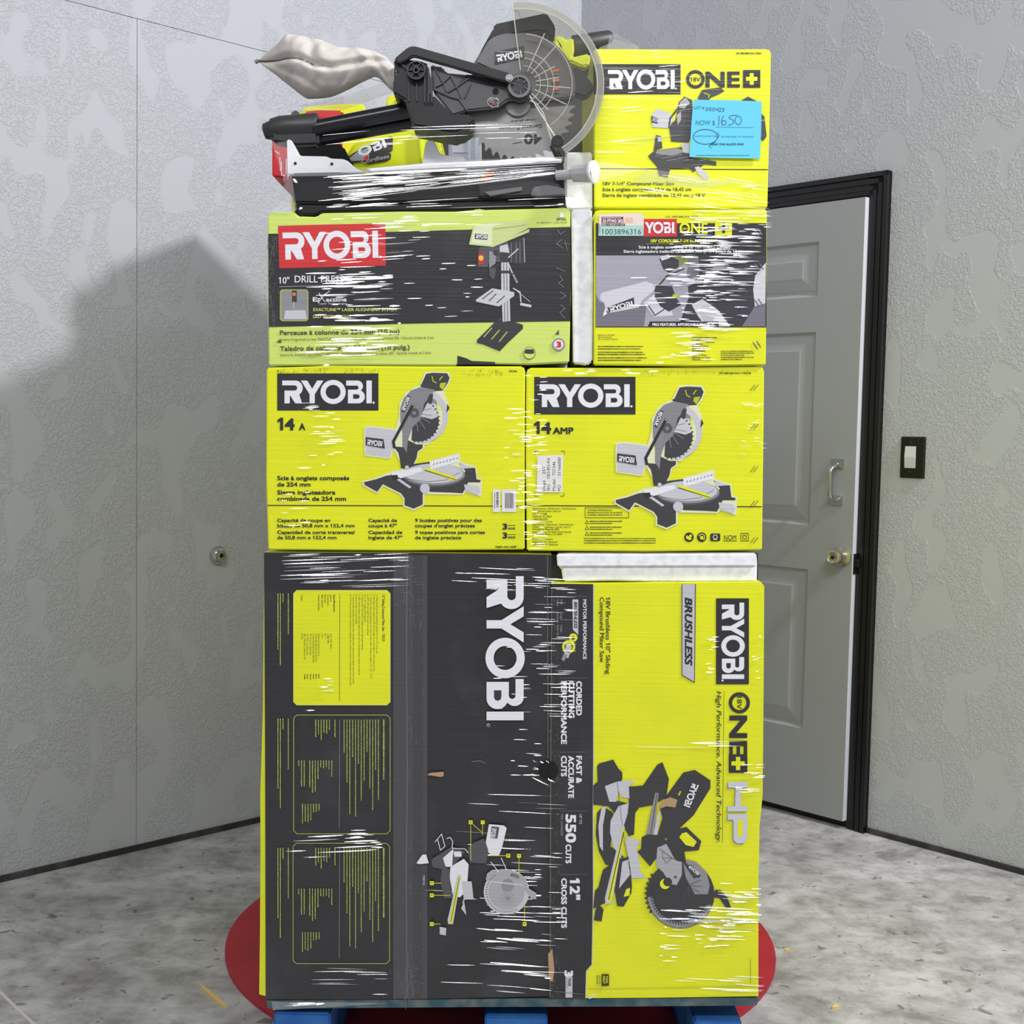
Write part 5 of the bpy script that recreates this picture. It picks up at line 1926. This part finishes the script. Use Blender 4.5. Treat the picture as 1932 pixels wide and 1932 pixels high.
# dust bag
p = Part()
prof = [(489, 113, 117), (494, 108, 122), (505, 99, 130), (520, 87, 141), (535, 75, 153), (547, 69, 162), (562, 70, 174), (577, 73, 184), (598, 77, 183), (612, 81, 182), (624, 86, 180), (642, 92, 173), (660, 93, 165), (676, 93, 156), (692, 94.5, 149), (706, 97.5, 143), (716, 102, 147), (728, 108, 160), (738, 118, 171), (746, 128, 172)]
vs, fs = [], []
NS = 96
YB = YS + .055


def lerp(tab, x):
    for (x0, *a0), (x1, *a1) in zip(tab, tab[1:]):
        if x <= x1:
            k_ = max(0, (x - x0) / (x1 - x0))
            return [u + (w_ - u) * k_ for u, w_ in zip(a0, a1)]
    return list(tab[-1][1:])


VAL = [(488, 115), (520, 117), (550, 119), (575, 124), (598, 134), (620, 137), (650, 133), (680, 124), (705, 119), (746, 121)]


def ridge(d, wd):
    return max(0.0, 1 - abs(d) / wd)


def bag_depth(x, yy, hh, cy, c_):
    v = (yy - cy) / max(hh, 1)
    base_ = min(54, hh * .9 + 4) * (0.2 + .8 * min(1, max(0, (x - 489) / 70))) * (1 - .35 * max(0, (x - 690) / 60))
    d_ = base_ * abs(c_) ** .75
    if c_ > 0:
        vy = lerp(VAL, x)[0]
        amt = min(1, hh / 40)
        below = max(0, yy - vy)
        above = max(0, vy - yy)
        d_ -= 15 * amt * ridge(yy - vy, 9) * (1 if x < 640 else .8)
        d_ += 7 * amt * ridge(below - 13, 14)                       # roll of cloth under the zip
        d_ += 7 * amt * ridge((x - 541) - (yy - 100) * -.12, 15) * min(1, above / 8)   # upright fold at the shoulder
        d_ -= 6 * amt * ridge((x - 592) - (yy - 90) * .16, 13) * min(1, above / 6)
        d_ += 5 * amt * ridge((x - 612) - (yy - 90) * .16, 16) * min(1, above / 6)
        d_ -= 5 * amt * ridge((x - 560) * .55 - (yy - 150), 9)
        d_ -= 8 * amt * ridge((x - 668) + (yy - 140) * .9, 10) * (1 if yy > 118 else .2)
        d_ += 6 * amt * ridge((x - 705) - (yy - 135) * .75, 12)
        d_ -= 5 * amt * ridge((x - 722) - (yy - 135) * .6, 8)
        d_ += 1.6 * math.sin(x * .21 + yy * .17) * amt
    return d_


XS = [489, 491, 494, 498] + list(range(503, 746, 4)) + [746]
rows_ = [(x, *lerp(prof, x)) for x in XS]
for i, (x, t_, b_) in enumerate(rows_):
    cy, hh = (t_ + b_) / 2, (b_ - t_) / 2
    for k in range(NS):
        q = 2 * math.pi * k / NS
        c_, s_ = math.cos(q), math.sin(q)
        yy = cy - hh * s_
        dd = bag_depth(x, yy, hh, cy, c_) * (1 if c_ > 0 else -1)
        vs.append(P(x, yy, YB) + Vector((0, -dd * YB / FPX, 0)))
for i in range(len(rows_) - 1):
    for k in range(NS):
        j = (k + 1) % NS
        fs.append((i * NS + k, i * NS + j, (i + 1) * NS + j, (i + 1) * NS + k))
fs.append(tuple(range(NS)))
fs.append(tuple((len(rows_) - 1) * NS + k for k in range(NS))[::-1])
p.add(vs, fs, CLOTH)
bag = p.under('dust_bag', saw, 'cream cloth dust bag', smooth=180)
sm_ = bag.modifiers.new('soften', 'SMOOTH')
sm_.factor, sm_.iterations = .5, 2
p = Part()
zp = []
for x in range(488, 602, 5):
    t_, b_ = lerp(prof, max(x, 489))
    cy, hh = (t_ + b_) / 2, (b_ - t_) / 2
    vy = lerp(VAL, x)[0]
    c_ = math.sqrt(max(0, 1 - ((vy - cy) / max(hh, 2)) ** 2))
    zp.append(P(x, vy, YB) + Vector((0, -(bag_depth(max(x, 489), vy, hh, cy, max(c_, .05)) + 2.5) * YB / FPX, 0)))
ZIP = mat('zip_grey', (92, 86, 80), .6)
p.tube(zp, .0016, ZIP, 8)
p.tube([zp[0], zp[0] + Vector((-.006, -.002, -.004))], .004, STEEL, 8)
p.under('zip', bag, 'dark zip at the open end')

# ------------------------------------------------------------------ things behind the saw, on the upper cartons
zD = P(800, 398, YD).z
zE = P(1280, 396, YE).z


def zat(y, Y):
    return P(966, y, Y).z


m_ = MB()
# red tool case
RY = 2.86
rc = thing('tool_case', P(580, 335, RY + .1), 'red tool case standing behind the left end of the miter saw', 'tool case')
p = Part()
p.prism([(513, 228), (518, 224), (590, 222), (600, 250), (632, 262), (638, 330), (638, 427), (562, 430), (558, 345), (542, 338), (513, 333)], RY, RY + .42, REDP, bev=.005)
rb = p.under('body', rc)
at_ = Art(RY)
for q in ([(528, 296), (529, 322)], [(531, 305), (531, 330), (538, 331)], [(519, 285), (527, 290)], [(540, 300), (540, 328)]):
    at_.line(q, 1.6, WHT)
at_.under('lettering', rb, 'white marks on the case')
p = Part()
p.prism([(566, 222), (574, 210), (600, 207), (645, 208), (648, 214), (640, 222), (600, 226)], RY + .02, RY + .10, REDP, bev=.006)
p.prism([(575, 220), (640, 220), (640, 270), (575, 270)], RY + .03, RY + .09, REDP, bev=.004)
p.under('lid', rc)
p = Part()
p.prism([(546, 222), (552, 208), (562, 208), (566, 222), (560, 240), (548, 270), (540, 272)], RY + .03, RY + .07, DGRP, bev=.003)
p.under('latch', rc, 'dark grey latch')
# flat lime box
BYl = 3.30
lb_ = MB()
lb_.prism([(548, 240), (556, 222), (576, 201), (640, 196), (684, 195), (690, 204), (690, 474), (550, 476)], BYl, BYl + .085, YELP, bev=.004)
tag(lb_.build('tool_box'), 'bright yellow box peeping out above the red tool case', 'box')
# yellow tool pouch
TY = 2.80
tp = thing('tool_bag', P(740, 330, TY + .1), 'yellow tool bag with a slanted black cordless label behind the slide rails', 'tool bag')
p = Part()
p.prism([(648, 300), (672, 262), (742, 246), (752, 240), (768, 240), (780, 235), (800, 238), (822, 236), (830, 250), (836, 276), (842, 300), (842, 418), (650, 421)], TY, TY + .22, YELP, bev=.012, seg=3)
tb = p.under('body', tp, smooth=40)
p = Part()
p.prism([(789, 240), (794, 240), (796, 280), (800, 300), (797, 310), (792, 300), (789, 270)], TY - .012, TY + .004, YELP, bev=.003)
p.under('strap', tb)
lb = Art(TY - .002)
LB = printed('bag_label_black', (40, 39, 40))
LG = printed('bag_label_silver', (166, 166, 170))
lb.poly([(650, 300), (668, 288), (694, 276), (735, 258), (741, 258), (741, 282), (738, 286), (690, 304), (655, 309)], LB)
lb.poly([(690, 300), (732, 288), (738, 290), (737, 300), (730, 304), (694, 310)], LB)
lb.poly([(654, 302), (672, 288), (697, 277), (696, 302), (664, 304)], LG)
lb.lay()
lb.brand(640, 310, 17, 96, WHT, LB, rot=-20, stop=False, skip=2)
lb.text('Cordless', 682, 309, 8, LG, 54, rot=-12, bold=.02)
lb.poly([(686, 298), (694, 292), (696, 302), (688, 303)], RED)
lb.under('label', tb, 'black label with pale lettering')
# yellow tool handle
p = MB()
p.prism([(728, 190), (732, 181), (745, 178), (757, 180), (766, 188), (762, 192), (748, 191), (742, 197), (740, 250), (731, 250)], TY + .02, TY + .06, YELP, bev=.006, seg=3)
hnd = p
hnd_o = Part()
hnd_o.v, hnd_o.f, hnd_o.m, hnd_o.mats = p.v, p.f, p.m, p.mats
hnd_o.under('carry_handle', tp)
# dark slanting case under the rails
p = MB()
p.prism([(556, 268), (600, 262), (620, 264), (648, 276), (660, 300), (668, 312), (668, 421), (556, 423)], YS + .268, YS + .288, BLKP, bev=.004)
tag(p.build('dark_panel'), 'black panel standing between the fence and the yellow tool bag', 'panel')
# translucent bin
p = MB()
by = 2.80
o0 = [(846, 236), (872, 226), (882, 224), (905, 224), (906, 300), (906, 416), (846, 418)]
p.prism(o0, by, by + .16, BIN, bev=.004)
for x in (853, 883, 896):
    p.prism([(x, 236), (x + 2, 236), (x + 2, 300), (x, 300)], by - .004, by + .002, BIN)
for y in (246, 266, 286):
    p.prism([(855, y), (882, y), (882, y + 1.6), (855, y + 1.6)], by - .003, by + .002, BIN)
o = p.build('plastic_bin')
tag(o, 'translucent pale plastic bin behind the saw blade', 'bin')
# second saw behind the right cartons
QY = 3.02
s2 = thing('miter_saw', P(1120, 250, QY + .1), 'second miter saw with yellow and grey motor lying behind the top right carton', 'miter saw')
p = Part()
p.prism([(1040, 108), (1046, 70), (1052, 66), (1060, 66), (1068, 76), (1082, 69), (1084, 98), (1078, 108), (1112, 100), (1115, 112), (1110, 124), (1098, 126), (1080, 118)], QY - .01, QY + .10, YELP, bev=.008, seg=3)
p.under('motor_collar', s2, 'yellow collar')
p = Part()
tubepx(p, [(1078, 88, QY + .06), (1082, 88, QY + .06), (1150, 76, QY + .07), (1156, 75, QY + .07)], [14, 20, 18, 14], DGRP, 24)
mh = p.under('motor', s2, smooth=40)
p = Part()
p.prism([(1120, 74), (1124, 60), (1140, 58), (1152, 66), (1190, 78), (1202, 92), (1202, 120), (1130, 120)], QY + .05, QY + .12, GRYP, bev=.008)
p.under('handle', s2, 'grey handle')
p = Part()
p.prism([(1000, 130), (1046, 104), (1115, 118), (1200, 110), (1200, 180), (1190, 470), (1135, 472), (1020, 220)], QY + .03, QY + .12, DGRP, bev=.006)
p.under('stand', s2)
# unseen dark carton at the back, added to cast the left wall's shadow
bx = MB()
xl = P(556, 224, 3.42).x
bx.box((xl, 3.40, zD + .012), (xl + .58, 3.68, P(546, 224, 3.40).z), mat('plain_dark_carton', (62, 60, 60), .8), bev=.003)
tag(bx.build('carton'), 'unseen plain dark carton added behind the red case to cast the wall shadow', 'carton')

# ------------------------------------------------------------------ stretch film
KEYS = (Vector((-0.2, -1.3, 4.4)), Vector((3.0, 1.60, 4.3)))
pl = Part()


def pleat(px, py, ln, hpx, slope, Yf, mode=0):
    """a fine pleat in the film: a tapering ridge whose upper slope faces the ceiling"""
    n = max(3, int(ln / 16))
    c0 = P(px, py, Yf)
    v = (Vector((0, 0, CAM_H)) - c0).normalized()
    l = (KEYS[0] - c0).normalized()
    h = (v + l).normalized()
    el = math.atan2(h.z, -h.y) + random.gauss(0, .05)
    vs, fs = [], []
    wob = random.uniform(-1, 1) * .12
    for i in range(n + 1):
        t_ = i / n
        wd = hpx * (math.sin(math.pi * min(1, t_ * 1.15 + .02)) ** .5 if t_ < .86 else max(.05, (1 - t_) / .14 * .62))
        x = px + ln * t_
        y = py + slope * ln * t_ + math.sin(t_ * 5 + px) * wob
        a_ = P(x, y - wd / 2, Yf - .0012)
        b_ = P(x, y + wd / 2, Yf - .0012)
        dz = (a_ - b_).length
        b_ = b_ + Vector((0, -dz * math.tan(el), 0))
        e_ = P(x, y + wd / 2 + .4, Yf - .0010)
        vs += [a_, b_, e_]
    for i in range(n):
        k = i * 3
        fs += [(k, k + 1, k + 4, k + 3), (k + 1, k + 2, k + 5, k + 4)]
    pl.add(vs, fs, PLEAT)


def patch(x0, y0, x1, y1, n, l0, l1, slope, Yf, h0=1.0, h1=2.6, cluster=None):
    for _ in range(n):
        if cluster:
            x = random.gauss((x0 + x1) / 2, (x1 - x0) / 4)
            y = random.gauss((y0 + y1) / 2, (y1 - y0) / 3.2)
        else:
            x, y = random.uniform(x0, x1), random.uniform(y0, y1)
        ln = random.uniform(l0, l1) * random.choice((.5, 1, 1))
        if x + ln > x1 + 12:
            ln = x1 + 12 - x
        if ln < 4 or y < y0 - 6 or y > y1 + 6 or x < x0 - 20:
            continue
        pleat(x, y, ln, random.uniform(h0, h1), slope + random.gauss(0, .012), Yf)


Yw = Y0 - .002
patch(575, 505, 730, 560, 44, 20, 85, -.03, Yw, 1.2, 3, True)
patch(590, 555, 745, 660, 48, 20, 80, -.02, Yw, 1.2, 3.4, True)
patch(540, 640, 720, 690, 26, 25, 90, -.02, Yw, 1.5, 3.6, True)
patch(600, 412, 800, 500, 34, 18, 80, -.05, Yw, .9, 2.0)
patch(760, 480, 900, 600, 14, 10, 40, -.02, Yw, .8, 1.6)
patch(640, 400, 900, 425, 8, 40, 90, -.03, Yw, .8, 1.8)
patch(1255, 430, 1425, 540, 120, 15, 70, .01, Yw, 1.2, 3.4)
patch(1275, 480, 1400, 625, 95, 12, 60, .01, Yw, 1.0, 3.0)
patch(1300, 396, 1445, 435, 30, 15, 60, .03, Yw, 1, 2.4)
patch(1180, 520, 1290, 580, 12, 15, 50, .0, Yw, .8, 1.6)
patch(1235, 630, 1340, 680, 26, 12, 50, -.01, Yw, 1, 2.6, True)
patch(1130, 125, 1280, 178, 12, 30, 80, -.05, YT - .002, .7, 1.5)
patch(1160, 195, 1300, 215, 5, 30, 60, -.12, YT - .002, .7, 1.4)
pleat(1180, 265, 110, 3.2, -.10, YT - .002)
pleat(1155, 267, 45, 2, -.10, YT - .002)
pleat(1125, 287, 60, 1.2, .0, YT - .002)
patch(1130, 325, 1420, 390, 24, 40, 130, .16, YT - .002, .7, 1.8)
patch(1300, 340, 1440, 392, 24, 30, 80, .10, YT - .002, .8, 2.0)
patch(1225, 95, 1240, 120, 4, 5, 12, -.3, YT - .002, 1, 2)
patch(560, 755, 640, 872, 24, 14, 60, -.03, Yw, .8, 1.8, True)
patch(525, 875, 575, 1000, 9, 20, 45, -.02, Yw, 1, 2.2)
patch(950, 755, 992, 960, 36, 10, 38, .0, Yw, .7, 2.0)
patch(570, 760, 590, 775, 5, 15, 40, -.02, Yw, 1, 2)
patch(986, 705, 1022, 1035, 64, 10, 34, -.02, Yw, .6, 1.4)
patch(1395, 760, 1436, 870, 18, 8, 26, .05, Yw, .8, 1.6)
patch(1010, 697, 1240, 706, 12, 8, 24, -.05, Yw, 1, 2.4)
for y, x0, ln in ((1047, 545, 60), (1050, 533, 70), (1058, 532, 105), (1064, 534, 100), (1070, 538, 110), (1077, 535, 118), (1086, 529, 130), (1093, 529, 140), (1095, 603, 18), (1047, 668, 14)):
    pleat(x0, y, ln, random.uniform(1.4, 2.6), -.035, Yw)
patch(560, 1045, 760, 1110, 24, 60, 150, -.03, Yw, .5, 1.0)
patch(583, 1278, 620, 1304, 6, 20, 45, -.01, Yw, 1, 2.4)
pleat(576, 1340, 18, 2, .0, Yw)
patch(535, 1570, 700, 1620, 10, 60, 150, -.045, Yw, 1.4, 2.8)
patch(650, 1564, 710, 1600, 12, 15, 50, -.03, Yw, 1, 2)
patch(840, 1070, 1060, 1120, 16, 30, 110, .04, Yw, .5, 1.3)
patch(985, 1090, 1075, 1360, 60, 25, 80, .02, Yw, .45, 1.15)
patch(930, 1200, 990, 1350, 20, 12, 40, .0, Yw, .5, 1.1)
patch(960, 1370, 1010, 1470, 12, 15, 45, .03, Yw, .7, 1.6)
patch(1000, 1430, 1036, 1470, 7, 12, 40, .5, Yw, 1.5, 3)
patch(900, 1575, 1050, 1745, 34, 30, 110, .04, Yw, .5, 1.3)
patch(920, 1640, 1010, 1700, 18, 20, 60, .03, Yw, .5, 1.4)
patch(890, 1750, 1030, 1870, 16, 50, 130, .08, Yw, 1.0, 2.6)
patch(800, 1480, 1060, 1880, 26, 40, 120, .04, Yw, .4, .8)
patch(570, 1820, 720, 1880, 10, 40, 110, .01, Yw, .4, .9)
patch(1300, 1665, 1425, 1770, 48, 15, 75, .03, Yw, 1.0, 3.2, True)
patch(1240, 1715, 1420, 1740, 14, 60, 140, .05, Yw, 1.6, 3.4)
patch(1235, 1745, 1365, 1815, 24, 10, 40, .03, Yw, .9, 2.2)
patch(1330, 1190, 1346, 1275, 14, 8, 16, -.02, Yw, 1.2, 2.2)
patch(1418, 1200, 1432, 1280, 8, 8, 14, -.1, Yw, 1, 2)
patch(1150, 1400, 1385, 1410, 5, 60, 150, .01, Yw, .8, 1.8)
patch(1385, 1440, 1432, 1500, 12, 15, 40, .0, Yw, 1, 2.2)
patch(1270, 1840, 1430, 1870, 12, 40, 120, .03, Yw, 1, 2.2)
patch(520, 1893, 600, 1900, 4, 40, 90, -.05, Yw, 2, 4)
# taut pleats round the saw base
YQ = YS - .012
for i in range(17):
    x = 598 + random.uniform(0, 50)
    sl = -.050 - .0042 * i
    y = 333 + 3.1 * i + random.uniform(-1, 1)
    while x < 1000:
        ln = random.uniform(60, 230)
        if x + ln > 1050:
            ln = 1050 - x
        pleat(x, y + sl * (x - 598), ln, random.uniform(.8, 2.0) * (1 if x < 800 else .62), sl, YQ)
        x += ln + random.uniform(4, 60) * (1 if x < 780 else 2.4)
patch(630, 334, 770, 350, 7, 60, 130, -.03, YQ, 1.4, 3.0)
patch(640, 358, 745, 384, 12, 20, 70, -.06, YQ, 1.0, 2.4)
for x, y, ln, h_ in ((690, 328, 190, 3.2), (860, 314, 150, 2.6), (940, 303, 120, 3.6), (880, 309, 180, 2.6)):
    pleat(x, y, ln, h_, -.05, YQ)
patch(595, 384, 740, 396, 9, 30, 100, -.05, YQ, 1, 2.2)
patch(760, 376, 1050, 392, 7, 60, 180, -.05, YQ, .5, 1.1)
patch(620, 240, 1000, 262, 12, 100, 250, -.03, YQ - .01, .4, .8)
patch(600, 255, 780, 275, 8, 60, 150, -.09, YQ - .01, .4, .8)
pleat(553, 338, 9, 6, .8, YQ)
pleat(563, 394, 8, 4, -.2, YQ)
pleat(1052, 386, 12, 3, -.1, YQ)
wrap = MB()


def sheet(pts, m=WEB):
    t = tessellate_polygon([[Vector((x, y, 0)) for x, y, Y in pts]])
    wrap.add([P(*q) for q in pts], [tuple(f) for f in t], m)


ya, yb = YS - .012, YD - .002
sheet([(545, 322, YS + .02), (552, 340, ya), (560, 396, ya), (545, 404, yb), (508, 402, yb), (533, 376, YS + .01), (538, 345, YS + .02)])
sheet([(512, 268, YS + .05), (541, 266, YS + .04), (541, 335, YS + .03), (536, 345, YS + .02), (533, 330, YS + .04)])
sheet([(546, 208, 2.80), (560, 200, 2.80), (640, 183, 2.72), (742, 150, YS + .02), (742, 174, YS + .02), (700, 190, 2.7), (650, 207, 2.78), (552, 222, 2.82)])
sheet([(545, 318, ya), (700, 316, ya), (860, 302, ya), (1062, 296, ya), (1062, 305, ya), (900, 316, ya), (760, 322, ya), (660, 331, ya), (547, 333, ya)])
sheet([(1064, 296, ya), (1122, 303, YS - .035), (1122, 345, YS - .035), (1075, 350, ya), (1064, 372, ya)])
sheet([(1132, 304, YS - .034), (1220, 318, YT - .004), (1400, 344, YT - .003), (1330, 356, YT - .003), (1200, 343, YT - .004), (1136, 340, YS - .03)])
sheet([(1066, 372, ya), (1100, 372, Y0 + .01), (1118, 392, Y0 + .008), (1112, 425, Y0 + .008), (1090, 420, Y0 + .008), (1070, 392, YD - .003)])
sheet([(1150, 70, QY + .02), (1160, 62, QY + .02), (1205, 88, YT + .02), (1205, 93, YT + .02), (1145, 93, YT + .02)])
sheet([(512, 1890, Y0 - .003), (640, 1891, Y0 - .003), (730, 1893, Y0 - .003), (640, 1899, Y0 - .003), (515, 1906, Y0 - .003)])
wr_ = wrap.build('stretch_film', loc=Vector((0, Y0, 0.15)))
tag(wr_, 'clear stretch film with glossy pleats wrapped around the whole carton stack', 'stretch film')
po = pl.under('film_pleat', wr_, 'fine glossy pleats in the film')
po['kind'] = 'stuff'
